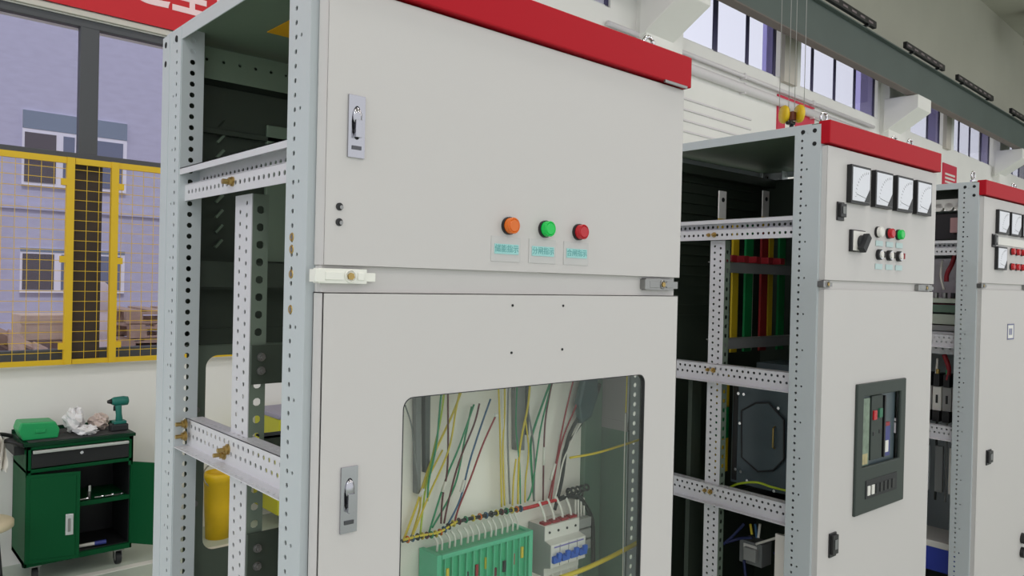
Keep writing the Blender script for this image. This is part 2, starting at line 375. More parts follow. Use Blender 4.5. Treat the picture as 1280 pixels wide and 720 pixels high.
for z in (1.70, 1.679, 1.636, 1.575):
    b = MB(); b.torus((-.001, .088, z), .006, .0025, BRASS, (1, 0, 0), 16, 6); b.cyl((0, .088, z), (-.003, .088, z), .004, STEEL, 10); b.build('bolt', c1, (0, 0, ZB))
# rear wall of cabinet 1
b = MB(); P = lambda u, v: Vector((u, .758, v))
b.ring(P, .058, .60, .945, 1.46, rrect(.105, .947, .80, 1.432, .03), .002, REARL, (0, 1, 0)); b.box(.058, .758, .02, .945, .76, .60, REARL)
b.box(.058, .752, 1.46, .945, .758, 1.50, REAR)
for z in (1.07, 1.30): b.cyl((.082, .757, z), (.082, .752, z), .008, STEEL, 12)
b.build('rear_door', c1, (0, 0, ZB), .001)
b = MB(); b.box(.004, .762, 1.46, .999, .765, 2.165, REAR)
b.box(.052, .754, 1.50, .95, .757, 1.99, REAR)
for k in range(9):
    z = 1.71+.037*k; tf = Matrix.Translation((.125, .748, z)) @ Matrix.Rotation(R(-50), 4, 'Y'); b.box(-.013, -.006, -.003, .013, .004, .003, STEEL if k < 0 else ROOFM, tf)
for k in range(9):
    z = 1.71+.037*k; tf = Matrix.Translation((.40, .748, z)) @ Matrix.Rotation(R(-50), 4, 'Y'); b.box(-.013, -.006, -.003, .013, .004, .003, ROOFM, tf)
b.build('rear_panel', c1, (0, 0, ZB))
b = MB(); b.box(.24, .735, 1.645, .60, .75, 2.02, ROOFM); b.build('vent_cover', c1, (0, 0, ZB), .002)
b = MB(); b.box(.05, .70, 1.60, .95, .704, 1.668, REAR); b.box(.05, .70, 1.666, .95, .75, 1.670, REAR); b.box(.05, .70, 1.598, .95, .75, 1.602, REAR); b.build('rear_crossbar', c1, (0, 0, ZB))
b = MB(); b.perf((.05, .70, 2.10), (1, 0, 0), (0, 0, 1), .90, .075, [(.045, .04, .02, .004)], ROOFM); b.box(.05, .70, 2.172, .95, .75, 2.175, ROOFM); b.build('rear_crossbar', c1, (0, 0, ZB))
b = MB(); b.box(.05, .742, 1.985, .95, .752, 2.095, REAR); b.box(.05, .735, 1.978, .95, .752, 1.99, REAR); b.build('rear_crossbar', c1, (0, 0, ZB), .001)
# inner cross rails and brackets bolted to the middle post
for (z0, z1, x1) in ((1.41, 1.49, .128), (1.0, 1.105, .125)):
    b = MB(); b.box(.046, .356, z0, x1, .362, z1, REAR); b.box(x1-.004, .33, z0, x1, .362, z1, REAR)
    for q in (.35, .7):
        bolt(b, (.066, .355, z0+(z1-z0)*q), (0, -1, 0), .007, STEEL, .004)
    b.build('rail_bracket', c1, (0, 0, ZB), .001)
for z, y in ((1.262, .372), (1.04, .372), (.86, .60)):
    b = MB(); b.box(.084, y, z, .94, y+.004, z+.035, REAR); b.box(.084, y, z+.031, .94, y+.04, z+.035, REAR); b.build('cross_rail', c1, (0, 0, ZB))
# doors of cabinet 1
d = door(c1, 'upper_door', .012, 1.652, 1.001, 2.124)
chrome_lock(d, .051, 1.836, .083, 1.942)
for z in (1.751, 1.725):
    b = MB(); b.cyl((.039, .0005, z), (.039, -.002, z), .0065, BLACK, 16); b.cyl((.0415, -.002, z-.001), (.0415, -.004, z-.001), .0035, STEEL, 8); b.build('screw', d)
for x, m, t in ((.419, ORANGEP, '储能指示'), (.521, GREENP, '分闸指示'), (.624, REDH, '合闸指示')):
    lamp(d, x, 1.744, m)
    label(d, x-.036, 1.687, x+.028, 1.707, t, (x-.044, 1.672, x+.034, 1.722))
b = MB(); b.box(.905, -.014, 2.124, .995, -.009, 2.130, STEEL); b.build('trim_strip', c1, (0, 0, ZB))
b = MB(); b.box(.014, .012, 1.604, .995, .024, 1.656, DOOR); b.box(.014, .024, 1.55, .995, .034, 1.70, DOOR); b.build('crossbar', c1, (0, 0, ZB), .002)
hinge_plate(c1, .002, .094, 1.622, 1.647, HINGE, .062); hinge_plate(c1, .865, .975, 1.620, 1.648, STEEL, .93)
hole = rrect(.176, .72, .871, 1.418, .022)
d = door(c1, 'lower_door', .012, .03, .997, 1.607, hole)
b = MB(); b.box(.160, .003, .70, .887, .0065, 1.434, PANE); w_ = b.build('window_pane', d)
b = MB(); P = lambda u, v: Vector((u, -.0008, v)); hi = rrect(.1775, .7215, .8685, 1.4165, .021)
n = len(hole); vs = [P(*p) for p in hole]+[P(*p) for p in hi]; vs += [v+Vector((0, .012, 0)) for v in vs]
b.add(vs, sum([[(k, (k+1) % n, n+(k+1) % n, n+k), (2*n+k, 3*n+k, 3*n+(k+1) % n, 2*n+(k+1) % n), (n+k, n+(k+1) % n, 3*n+(k+1) % n, 3*n+k), (k, 2*n+k, 2*n+(k+1) % n, (k+1) % n)] for k in range(n)], []), DARK)
b.build('gasket', d)
chrome_lock(d, .052, 1.197, .084, 1.310)
for x, z in ((.436, 1.584), (.583, 1.583), (.436, 1.488), (.583, 1.489)):
    b = MB(); b.cyl((x, .001, z), (x, -.0015, z), .0026, HOLE, 12); b.build('pilot_hole', d)
lifting_eye(c1, .93, .06)
# inside the lower compartment of cabinet 1
b = MB(); b.box(.10, .20, .45, .868, .203, 1.60, PLATE); b.box(.10, .20, 1.595, .868, .225, 1.60, PLATE); b.build('mounting_plate', c1, (0, 0, ZB), .001)
b = MB(); b.box(.868, .185, .05, .932, .215, 1.60, DKGREEN); b.build('plate_support', c1, (0, 0, ZB), .002)
b = MB(); b.box(.955, .115, .05, .96, .64, 1.262, DKGREEN); b.build('side_panel', c1, (0, 0, ZB))
b = MB(); b.box(.955, .115, 1.262, .96, .64, 1.62, GREYP); b.box(.953, .115, 1.25, .955, .64, 1.275, GREYP); b.build('side_panel', c1, (0, 0, ZB))
def zp(pts, y=.185, dy=None):
    out = []
    for i, (x, yy) in enumerate(pts): out.append(hit(1, 'y', y if dy is None else y+dy*i/(len(pts)-1), 480+x/2.667, 450+yy/2.667))
    return out
WR = .0022
for pts, m, r in [
    ([(205, 60), (190, 120), (175, 280), (150, 400), (145, 470)], GRN, WR), ([(275, 50), (235, 165), (160, 330), (110, 480), (65, 600)], YEL, WR*1.2),
    ([(262, 60), (240, 165), (215, 300), (150, 450), (90, 600)], YEL, WR), ([(195, 300), (130, 430), (118, 500), (88, 600)], YEL, WR), ([(205, 60), (188, 200), (140, 420), (120, 590)], YG, WR),
    ([(213, 60), (213, 118), (212, 350), (195, 460), (190, 545)], MAR, WR), ([(300, 148), (250, 290), (205, 400), (150, 575)], GRN, WR),
    ([(292, 155), (270, 260), (235, 420), (160, 560)], GRN, WR), ([(318, 145), (300, 215), (250, 340), (215, 470), (200, 545)], MAR, WR),
    ([(355, 130), (320, 230), (285, 340), (255, 460), (215, 545)], BLU, WR), ([(373, 185), (330, 280), (290, 390), (250, 490), (235, 540)], DRED, WR),
    ([(380, 60), (384, 150), (388, 300), (392, 490)], YEL, WR), ([(402, 60), (402, 180), (396, 300), (402, 485)], YEL, WR), ([(392, 60), (396, 200), (404, 330), (410, 480)], WHW, WR),
    ([(440, 330), (432, 400), (428, 485)], YEL, WR), ([(488, 60), (480, 150), (460, 250), (450, 330), (446, 480)], YEL, WR*1.2), ([(415, 60), (412, 250), (420, 480)], GRY, WR),
    ([(480, 170), (500, 300), (500, 470)], GRY, WR), ([(560, 60), (520, 170), (492, 260), (490, 330), (500, 470)], GRN, WR*1.3), ([(562, 60), (548, 120), (520, 240), (495, 420), (478, 470)], GRN, WR),
    ([(470, 190), (482, 300), (472, 400), (470, 475)], YEL, WR*.9), ([(565, 60), (553, 110), (538, 200), (533, 300), (530, 468)], MAR, WR), ([(633, 60), (600, 200), (570, 360), (545, 480)], DRED, WR),
    ([(668, 60), (645, 140), (600, 250), (575, 350), (556, 470)], DRED, WR), ([(720, 80), (700, 130), (650, 190), (612, 270), (592, 400), (568, 500)], BLK, WR*2.3),
    ([(685, 180), (650, 220), (600, 330), (580, 420), (560, 500)], WHW, WR), ([(700, 150), (640, 240), (600, 300), (585, 420)], BLK, WR*1.2),
    ([(70, 150), (92, 220), (100, 300), (118, 440)], GRY, WR*.7), ([(455, 480), (452, 350), (440, 220), (445, 60)], GRN, WR*.8),
    ([(600, 455), (650, 462), (690, 520), (697, 600), (697, 680)], BLK, WR*2.6)]:
    wire(c1, zp(pts, .178+random.uniform(-.008, .008)), r, m)
for pts, m in [([(374, 178), (372, 190)], WHITE), ([(535, 290), (532, 350)], WHW), ([(570, 345), (556, 400)], WHW), ([(205, 405), (196, 440)], WHW), ([(268, 400), (256, 440)], WHW), ([(132, 430), (118, 455)], WHW)]:
    b = MB(); b.tube(zp(pts, .172), .0042 if m is WHITE else .0036, m, 8); b.build('wire_sleeve', c1, (0, 0, ZB))
for x0, x1, y1, m in ((102, 122, 445, GRY), (132, 152, 375, mat('dark_grey_strip', (84, 88, 88), .5)), (432, 468, 300, GRY), (470, 482, 250, MATS['dark_grey_strip'])):  # flat upright strips in grey and darker grey
    p = zp([(x0, 60), (x1, 60), (x1-4, y1), (x0+2, y1)], .19); b = MB(); b.prism([(q.x, .185, q.z) for q in p], (0, .014, 0), m); b.build('grey_strip', c1, (0, 0, ZB), .001)
p = zp([(668, 50), (712, 50), (712, 120), (690, 190), (655, 215), (645, 150)], .165); b = MB(); b.prism([(q.x, .160, q.z) for q in p], (0, .02, 0), mat('teal_foil', (46, 76, 80), .35)); b.build('cable_pouch', c1, (0, 0, ZB), .006)
# wire harness strung across the plate: a bundle of tied loops of many colours
main = zp([(60, 603), (120, 588), (180, 577), (240, 541), (330, 520), (400, 505), (460, 495)], .172)
wire(c1, main, .0042, BLK, 'harness'); wire(c1, [p+Vector((0, -.004, .003)) for p in main[:4]], .0028, YEL, 'harness')
wire(c1, zp([(462, 496), (500, 487), (530, 478), (575, 466)], .17), .0046, REDH, 'harness')
wire(c1, zp([(575, 468), (610, 455), (650, 458), (668, 480)], .17), .0060, BLK, 'harness')
mp = smoothpath(main, 8)
for k in range(3, len(mp)-1, 2):
    m = (YEL, ORANGEP, BLU, BLK, YEL, MAR, GRN)[k//2 % 7]; b = MB(); b.torus(mp[k], .0062, .0018, m, mp[k+1]-mp[k-1], 12, 6); b.build('cable_tie', c1, (0, 0, ZB))
for q in ([(640, 445), (628, 460)], [(655, 450), (650, 470)], [(618, 444), (612, 462)]):
    b = MB(); c = zp(q, .168); b.torus(c[0], .008, .0022, BLK, (0, 1, .3), 14, 6); b.build('cable_tie', c1, (0, 0, ZB))
# green terminal block under a ribbed cover
q0 = hit(1, 'y', .135, 480+190/2.667, 450+655/2.667); q1 = hit(1, 'y', .135, 480+482/2.667, 450+583/2.667)
TB = mat('green_terminal', (60, 176, 128), .3); TB2 = mat('green_terminal_edge', (90, 190, 150), .35)
b = MB(); b.box(q0.x, .138, q0.z-.14, q1.x, .198, q0.z, TB); b.box(q0.x-.012, .132, q0.z-.15, q0.x, .198, q0.z+.004, TB2); b.box(q1.x, .132, q0.z-.15, q1.x+.012, .198, q0.z+.004, TB2); b.box(q0.x, .130, q0.z-.006, q1.x, .14, q0.z+.004, TB2)
tb = b.build('terminal_block', c1, (0, 0, ZB), .0015); tb['label'] = 'translucent green terminal block'
for k in range(13):
    x = q0.x+(q1.x-q0.x)*(k+.5)/13; b = MB(); b.box(x-.0012, .132, q0.z-.14, x+.0012, .138, q0.z-.004, TB2); b.build('divider', tb)
for k in range(9):
    x = q0.x+(q1.x-q0.x)*(k+.7)/9.4; b = MB(); z = q0.z-.03-.01*((k*3) % 4); b.box(x-.004, .134, z-.025, x+.003, .1378, z, (YEL, MAR, BLK, DRED)[k % 4]); b.build('terminal_screw', tb)
for k in range(15):
    x = q0.x+(q1.x-q0.x)*(k+.4+.3*random.random())/15; zt = main[2].z+(main[6].z-main[2].z)*(k/15)
    if k > 12: zt -= .0
    p = [Vector((x-.006, .172, max(q0.z+.03, zt-.004))), Vector((x, .165, q0.z+.02)), Vector((x, .165, q0.z))]
    wire(c1, p, .0026, WHW)
# four pole circuit breaker
m0 = hit(1, 'y', .135, 684, 661); m1 = hit(1, 'y', .135, 727, 652)
BW = mat('breaker_white', (226, 223, 217), .4); BG = mat('breaker_grey', (158, 158, 156), .45); BB = mat('blue_toggle', (36, 92, 196), .35)
cb = None; x0 = m0.x; wd = (m1.x-m0.x); zt = (m0.z+m1.z)/2+.006
prof = [(.198, 0), (.142, 0), (.142, -.034), (.120, -.040), (.120, -.094), (.142, -.100), (.142, -.12), (.198, -.12)]
b = MB(); b.prism([(x0, y, zt+z) for y, z in prof], (wd, 0, 0), BW); b.prism([(x0-.002, y, zt+z) for y, z in prof], (.002, 0, 0), BG)
cb = b.build('circuit_breaker', c1, (0, 0, ZB), .0015); cb['label'] = 'white circuit breaker with blue switches'
for k in range(4):
    xa = x0+wd*(k+.5)/4
    b = MB(); b.box(xa-wd*.105, .112, zt-.082, xa+wd*.105, .121, zt-.066, BB); b.box(xa-wd*.05, .104, zt-.070, xa+wd*.05, .112, zt-.056, BB); b.build('toggle', cb, bevel=.001)
    b = MB(); b.cyl((xa, .143, zt-.017), (xa, .140, zt-.017), .003, BLACK, 12); b.build('screw', cb)
    b = MB(); b.box(xa-wd*.10, .148, zt-.001, xa+wd*.10, .165, zt+.006, DRED); b.build('red_terminal', cb)
    wire(c1, [(xa-.012, .17, zt+.055), (xa-.003, .16, zt+.025), (xa, .157, zt+.004)], .0034, WHW)
    b = MB(); b.tube([(x0+wd*(k+1)/4-.0007, .1195, zt-.042), (x0+wd*(k+1)/4-.0007, .1195, zt-.092)], .0007, GRY, 4); b.build('seam', cb)
    wire(c1, [(xa, .157, zt-.119), (xa-.006, .155, zt-.14), (xa+.006, .17, zt-.17)], .0028, WHW)
b = MB(); b.box(x0+.010, .1192, zt-.048, x0+wd-.008, .1202, zt-.045, mat('violet_print', (130, 120, 190), .5)); b.build('rating_print', cb)
xb = x0+wd+.004; b = MB()
for k in range(3): b.box(xb, .15, zt-.01-.028*k, xb+.05, .198, zt-.034-.028*k+.0, BG); 
b.build('contact_block', c1, (0, 0, ZB), .002)
for k in range(4): wire(c1, [(xb+.01+.01*k, .17, zt+.035), (xb+.008+.011*k, .168, zt-.01)], .0028, WHW)
for k in range(5):
    b = MB(); b.torus((xb-.02+.016*k, .165, zt+.062), .007, .003, BLK, (1, .2, 0), 12, 6); b.build('cable_tie', c1, (0, 0, ZB))
# din rail, yellow tubes built for lines reflected in the pane, edge wires
b = MB(); b.box(.38, .186, zt-.062, .868, .199, zt-.050, STEEL); b.build('mounting_rail', c1, (0, 0, ZB))
z6 = lambda L, y: [hit(1, 'y', y, 480+a_/2.667, 450+b_/2.667) for a_, b_ in L]
wire(c1, z6([(880, 585), (850, 606), (795, 636), (740, 664), (660, 700), (560, 735)], .095), .0058, YEL, 'cable', 'thick yellow tube standing for a line reflected in the window')
wire(c1, z6([(885, 250), (850, 266), (770, 292), (700, 312), (620, 326)], .10), .0030, YEL, 'cable', 'yellow tube standing for a line reflected in the window'); 
wire(c1, z6([(811, 40), (808, 120), (806, 175)], .09), .0018, YEL, 'wire'); wire(c1, z6([(805, 178), (800, 400), (796, 740)], .09), .0014, WHW, 'wire')
# ================================================================== CABINET 2
X, Y, a = FR[2]; W, D = .907, .80
OFF[0] = 0.; POSTS.clear()
c2 = empty('switchgear_cabinet', (X, Y, 0), 'middle grey cabinet with four meters, a rotary switch and a dark breaker window', 'electrical cabinet', R(a), 'row of switchgear cabinets')
add_posts(c2, W, D); shell(c2, W, D, 2.128)
b = MB(); rail_up(b, 1.812, 1.888, .117, .68); b.build('side_rail', c2, (0, 0, ZB))
for z0, z1 in ((1.268, 1.334), (.80, .868)):
    b = MB(); rail_dn(b, z0, z1, .117, .68); b.build('side_rail', c2, (0, 0, ZB))
mid_post(c2, .424, .490, .02, 1.812)
for x_, z in ((.012, 1.832), (.028, 1.31), (.028, .84)):
    b = MB(); bolt(b, (x_, .45, z), (-1, 0, 0), .008, l=.006); bolt(b, (x_, .475, z), (-1, 0, 0), .006, l=.006); b.build('bolt', c2, (0, 0, ZB))
# rear, louvred sheet
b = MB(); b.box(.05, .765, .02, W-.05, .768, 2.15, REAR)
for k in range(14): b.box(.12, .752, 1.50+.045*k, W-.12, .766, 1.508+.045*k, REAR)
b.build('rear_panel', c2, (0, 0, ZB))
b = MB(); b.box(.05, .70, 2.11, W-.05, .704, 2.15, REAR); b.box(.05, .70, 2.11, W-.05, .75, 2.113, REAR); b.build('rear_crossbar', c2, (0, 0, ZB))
d = door(c2, 'upper_door', .010, 1.664, .905, 2.122)
for x0, x1 in ((.146, .288), (.328, .468), (.505, .643), (.680, .818)): meter(d, x0, 1.938, x1, 2.072, .018)
lock(d, .078, 1.872, .125, 1.936)
b = MB(); b.box(.172, -.012, 1.768, .272, 0, 1.846, BLACK); b.box(.180, -.014, 1.772, .270, -.011, 1.842, BW)
b.cyl((.232, -.014, 1.802), (.232, -.024, 1.802), .026, DARK); tf = Matrix.Translation((.232, -.022, 1.800)) @ Matrix.Rotation(R(38), 4, 'Y'); b.box(-.013, -.018, -.034, .013, .004, .034, DARK, tf)
b.build('rotary_switch', d, bevel=.002)
for x, m in ((.385, WHITE), (.474, REDH), (.556, GREENP)): lamp(d, x, 1.849, m, .019, .022)
for x, m in ((.398, WHITE), (.480, GRN), (.562, DRED)):
    b = MB(); b.cyl((x, 0, 1.766), (x, -.012, 1.766), .020, BLACK, 24); b.cyl((x, -.012, 1.766), (x, -.016, 1.766), .016, CHROME, 24); b.cyl((x, -.016, 1.766), (x, -.019, 1.766), .012, WHITE, 16); b.box(x+.010, -.022, 1.756, x+.016, -.014, 1.778, BLACK if m is not DRED else DRED); b.build('selector_knob', d)
for x in (.405, .490, .572):
    for z in (1.808, 1.722): label(d, x-.030, z-.010, x+.026, z+.010, '')
b = MB(); b.box(.01, .012, 1.625, .895, .022, 1.668, DOOR); b.build('crossbar', c2, (0, 0, ZB), .002)
hinge_plate(c2, .004, .045, 1.638, 1.662, STEEL, .03); hinge_plate(c2, .755, .885, 1.636, 1.660, STEEL, .83)
BX0, BX1, BZ0, BZ1 = .250, .648, .815, 1.293
d = door(c2, 'lower_door', .010, .03, .900, 1.632, [(BX0+.03, BZ0+.03), (BX1-.03, BZ0+.03), (BX1-.03, BZ1-.03), (BX0+.03, BZ1-.03)])
lock(d, .083, .702, .130, .786)
BRZ = mat('bezel_grey', (58, 66, 62), .5, spec=.3); ACB = mat('breaker_slate', (70, 84, 90), .4, spec=.6)
b = MB(); P = lambda u, v: Vector((u, -.010, v))
b.ring(P, BX0, BZ0, BX1, BZ1, [(BX0+.05, .985), (BX1-.045, .985), (BX1-.045, 1.245), (BX0+.05, 1.245)], .012, BRZ, (0, 1, 0))
bz = b.build('breaker_bezel', d, bevel=.004)
b = MB(); b.box(BX0+.075, -.013, .868, BX1-.07, -.009, .935, DARK)
for k in range(7): b.box(BX0+.085+.033*k, -.016, .880, BX0+.105+.033*k, -.012, .915, (WHITE, WHITE, DARK, BLACK, BLACK, BLACK, BLACK)[k])
b.build('release_slot', bz, bevel=.001)
b = MB(); b.box(BX0+.055, .010, .975, BX1-.05, .50, 1.245, ACB)       # breaker front and body
ab = b.build('air_circuit_breaker', c2, (0, 0, ZB), .004); ab['label'] = 'dark slate air circuit breaker'
def fb(name, x0, z0, x1, z1, m, t=.006, y=.010):
    q = MB(); q.box(x0, y-t, z0, x1, y, z1, m); return q.build(name, ab, bevel=.0015)
fb('rating_strip', .315, .985, .375, 1.235, mat('rating_print', (118, 136, 118), .35, var=.25, scale=40)); fb('rating_strip', .315, .99, .365, 1.03, mat('ochre_print', (176, 164, 120), .4, var=.2, scale=60), .007)
fb('front_plate', .385, 1.0, .475, 1.24, BRZ, .008); fb('open_button', .395, 1.15, .420, 1.185, REDH, .014); fb('close_button', .440, 1.155, .465, 1.19, mat('green_button', (40, 110, 80), .4), .014)
fb('status_slot', .398, 1.09, .414, 1.105, BLACK, .010); fb('status_slot', .448, 1.095, .464, 1.110, BLACK, .010); fb('charging_handle', .485, 1.0, .496, 1.235, BLACK, .012)
fb('blue_label', .500, 1.0, .548, 1.125, mat('blue_print', (54, 58, 130), .35)); fb('white_label', .508, 1.015, .535, 1.06, WHITE, .007); fb('red_label', .505, 1.115, .540, 1.13, DRED, .008)
b = MB(); b.box(.262, .255, .83, .64, .52, 1.26, ACB); b.box(.26, .49, .84, .275, .515, 1.30, BLACK)
b.box(.40, .30, 1.26, .60, .50, 1.32, ACB)
b.build('breaker_chassis', ab, bevel=.004)
oc = [(.466, 1.132), (.400, 1.172), (.345, 1.180), (.278, 1.122), (.274, .970), (.318, .918), (.385, .900), (.460, .943)]
b = MB(); b.prism([(.250, y, z) for y, z in oc], (.014, 0, 0), ACB); b.tube([(.250, y, z) for y, z in oc]+[(.25, *oc[0])], .004, DARK, 6)
for y, z in ((.48, 1.20), (.455, 1.20), (.30, 1.165), (.47, 1.08), (.485, .89), (.46, .885), (.43, .855), (.31, .84)): b.cyl((.25, y, z), (.244, y, z), .006, CHROME, 10)
b.tube([(.25, .315, 1.09), (.238, .315, 1.085), (.238, .315, 1.01), (.25, .315, 1.005)], .004, BRASS, 6)
b.build('breaker_side_plate', ab, bevel=.001)
# busbars behind, colour coded
for px, m, zb, w_ in ((917, YEL, 1.36, .042), (934, GRN, 1.36, .055), (953, DRED, 1.36, .05), (961, YEL, 1.38, .035), (975, GRN, 1.36, .05)):
    p = hit(2, 'y', .55, px, 400); mm = {id(YEL): mat('busbar_yellow', (206, 176, 30), .4), id(GRN): mat('busbar_green', (10, 128, 66), .4), id(DRED): mat('busbar_red', (150, 34, 34), .4)}[id(m)]
    b = MB(); b.box(p.x-w_/2, .545, zb, p.x+w_/2, .555, 1.90, mm); b.build('busbar', c2, (0, 0, ZB), .001)
for px in (942,):
    p = hit(2, 'y', .56, px, 400); b = MB(); b.box(p.x-.012, .575, 1.36, p.x+.012, .58, 1.75, PLATE); b.build('support_strip', c2, (0, 0, ZB))
for px, zz in ((903, 1.905), (957, 1.935)):
    p = hit(2, 'y', .5, px, 253); b = MB(); b.box(p.x-.024, .498, zz, p.x+.024, .503, zz+.11, mat('tin_plate', (216, 216, 212), .4, metal=.2)); b.box(p.x-.024, .499, zz-.05, p.x+.024, .502, zz, MATS['busbar_yellow']); b.cyl((p.x, .497, zz+.075), (p.x, .495, zz+.075), .009, HOLE); b.build('busbar_tab', c2, (0, 0, ZB))
for z in (1.69, 1.385):
    b = MB(); b.box(.06, .47, z, W-.06, .475, z+.04, GRY); b.box(.06, .47, z+.038, W-.06, .51, z+.042, GRY); b.build('cross_rail', c2, (0, 0, ZB))
for k in range(5):
    p = hit(2, 'y', .49, 915+15*k, 330); b = MB(); b.box(p.x-.022, .475, 1.735, p.x+.015, .53, 1.762, mat('busbar_clamp', (150, 30, 40), .4)); b.build('busbar_clamp', c2, (0, 0, ZB), .002)
for k, m in enumerate((YEL, GRN, YEL)):
    b = MB(); z = (1.13, 1.0, .86)[k]; b.box(.20, .56, z, .30, .57, z+.14, MATS['busbar_yellow'] if m is YEL else MATS['busbar_green']); b.build('busbar', c2, (0, 0, ZB))
E2 = lambda L, x=.2: [hit(2, 'x', x, a_, b_) for a_, b_ in L]
wire(c2, E2([(908, 612), (922, 605), (945, 603), (965, 609), (986, 614)], .12), .0045, YG, 'earth_cable', 'yellow and green earth cable')
b = MB(); p = hit(2, 'x', .2, 938, 690); b.box(.2, p.y-.05, p.z-.05, .27, p.y+.05, p.z+.04, GRY); b.box(.195, p.y-.03, p.z+.0, .2, p.y+.03, p.z+.03, WHITE); b.box(.18, p.y-.035, p.z-.03, .2, p.y+.02, p.z+.02, BG); b.build('contactor', c2, (0, 0, ZB), .004)
for L in ([(905, 680), (918, 668), (930, 655), (926, 660)], [(908, 678), (925, 673), (940, 672)], [(930, 700), (932, 720), (936, 735)], [(968, 690), (975, 705), (968, 730)]): wire(c2, E2(L, .19), .006, mat('dark_blue_wire', (34, 44, 92), .4))
for L, m in (([(938, 655), (940, 668)], YEL), ([(944, 655), (946, 672)], BLU), ([(950, 655), (948, 672)], WHW), ([(985, 668), (965, 674), (945, 680)], WHW)): wire(c2, E2(L, .19), .005, m)
b = MB(); p = hit(2, 'x', .12, 977, 668); b.box(.11, p.y-.03, .05, .125, p.y+.02, p.z, PLATE); b.build('cable_trunking', c2, (0, 0, ZB), .001)
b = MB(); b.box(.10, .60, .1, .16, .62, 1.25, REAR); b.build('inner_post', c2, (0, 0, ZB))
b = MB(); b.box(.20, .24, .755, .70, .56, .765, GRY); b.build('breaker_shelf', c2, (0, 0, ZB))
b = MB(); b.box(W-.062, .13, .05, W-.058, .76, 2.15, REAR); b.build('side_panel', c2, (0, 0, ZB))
for x, y in ((.09, .06), (W-.12, .06), (W-.22, .08)): lifting_eye(c2, x, y)
# ================================================================== CABINET 3
X, Y, a = FR[3]; W, D = .99, .80
c3 = empty('switchgear_cabinet', (X, Y, 0), 'farthest grey cabinet, cut by the right edge, with small meters and red lamps', 'electrical cabinet', R(a), 'row of switchgear cabinets')
add_posts(c3, W, D); shell(c3, W, D, 2.130)
b = MB(); rail_up(b, 1.827, 1.904, .117, .68); b.build('side_rail', c3, (0, 0, ZB))
for z0, z1 in ((1.345, 1.41), (.86, .93)):
    b = MB(); rail_dn(b, z0, z1, .117, .68, .0); b.build('side_rail', c3, (0, 0, ZB))
b = MB(); b.box(.05, .765, .02, W-.05, .768, 2.15, REAR); b.build('rear_panel', c3, (0, 0, ZB))
d = door(c3, 'upper_door', .012, 1.684, .985, 2.124)
for x0, x1 in ((.178, .335), (.365, .520), (.550, .705), (.735, .890)): meter(d, x0, 1.945, x1, 2.070, .016)
meter(d, .178, 1.757, .315, 1.878, .016)
for x in (.420, .500, .580): 
    for z in (1.861, 1.779): lamp(d, x, z, REDH, .018, .02)
b = MB(); b.box(.185, -.006, 1.888, .80, 0, 1.930, WHITE); b.build('name_plate', d, bevel=.001)
lock(d, .128, 1.872, .180, 1.940)
b = MB(); b.box(.01, .012, 1.645, .98, .022, 1.688, DOOR); b.build('crossbar', c3, (0, 0, ZB), .002)
hinge_plate(c3, .004, .06, 1.658, 1.682, STEEL, .03); hinge_plate(c3, .65, .78, 1.658, 1.682, STEEL, .70)
d = door(c3, 'lower_door', .012, .03, .980, 1.652)
lock(d, .130, .742, .195, .820)
SG = mat('sign_blue', (110, 112, 150), .5)
b = MB(); b.box(.392, -.002, 1.385, .492, 0, 1.470, WHITE)
for q in ((.392, 1.385, .492, 1.392), (.392, 1.463, .492, 1.47), (.392, 1.385, .400, 1.47), (.484, 1.385, .492, 1.47), (.42, 1.41, .44, 1.445), (.45, 1.41, .462, 1.445)): b.box(q[0], -.003, q[1], q[2], -.001, q[3], SG)
b.build('warning_sticker', d)
for z in (.25, .17):
    b = MB(); b.cyl((.72, 0, z), (.72, -.02, z), .03, BLACK); b.build('knob', d)
b = MB(); b.box(.10, .13, 2.085, .13, .60, 2.130, WHITE)
for k in range(9): b.cyl((.10, .15+.05*k, 2.088), (.13, .15+.05*k, 2.088), .022, WHITE, 14)
b.build('insulator_strip', c3, (0, 0, ZB)); 
b = MB(); b.box(.14, .12, 1.915, .60, .60, 2.06, BLACK); b.build('relay_box', c3, (0, 0, ZB), .005)
b = MB(); p = hit(3, 'x', .1, 1190, 282); b.box(.10, p.y-.03, 1.95, .135, p.y+.01, 2.03, mat('pink_block', (180, 140, 140), .5)); b.build('relay', c3, (0, 0, ZB), .002)
F3 = lambda L, x=.15: [hit(3, 'x', x, a_, b_) for a_, b_ in L]
wire(c3, F3([(1194, 318), (1190, 330), (1184, 342), (1183, 352)]), .012, DRED); wire(c3, F3([(1178, 325), (1176, 345), (1180, 362)]), .006, WHW)
b = MB(); b.box(.30, .14, 1.60, .60, .60, 1.82, mat('lilac_sheet', (188, 182, 190), .5)); b.build('cover_sheet', c3, (0, 0, ZB))
PG = mat('pale_green_bar', (178, 188, 174), .5)
for k, (z0, z1, m) in enumerate(((1.575, 1.600, PG), (1.545, 1.572, MAR), (1.525, 1.565, DKGREEN), (1.46, 1.515, PG), (1.425, 1.455, STEEL))):
    b = MB(); b.box(.12+.02*(k % 2), .13, z0, .40, .62, z1, m); b.build('distribution_bar', c3, (0, 0, ZB), .002)
for k in range(6):
    b = MB(); b.cyl((.16, .14+.045*k, 1.60), (.16, .14+.045*k, 1.63), .014, (STEEL, BLK, STEEL)[k % 3]); b.build('terminal_stud', c3, (0, 0, ZB))
b = MB(); b.perf((.13, .13, 1.30), (0, 1, 0), (0, 0, 1), .5, .12, [(.03, .035, .02, .006), (.06, .035, .02, .006), (.09, .035, .02, .006)], RAILM); b.build('terminal_board', c3, (0, 0, ZB))
wire(c3, F3([(1180, 443), (1186, 460), (1184, 475)]), .012, DRED); wire(c3, F3([(1172, 448), (1170, 470)]), .006, WHW)
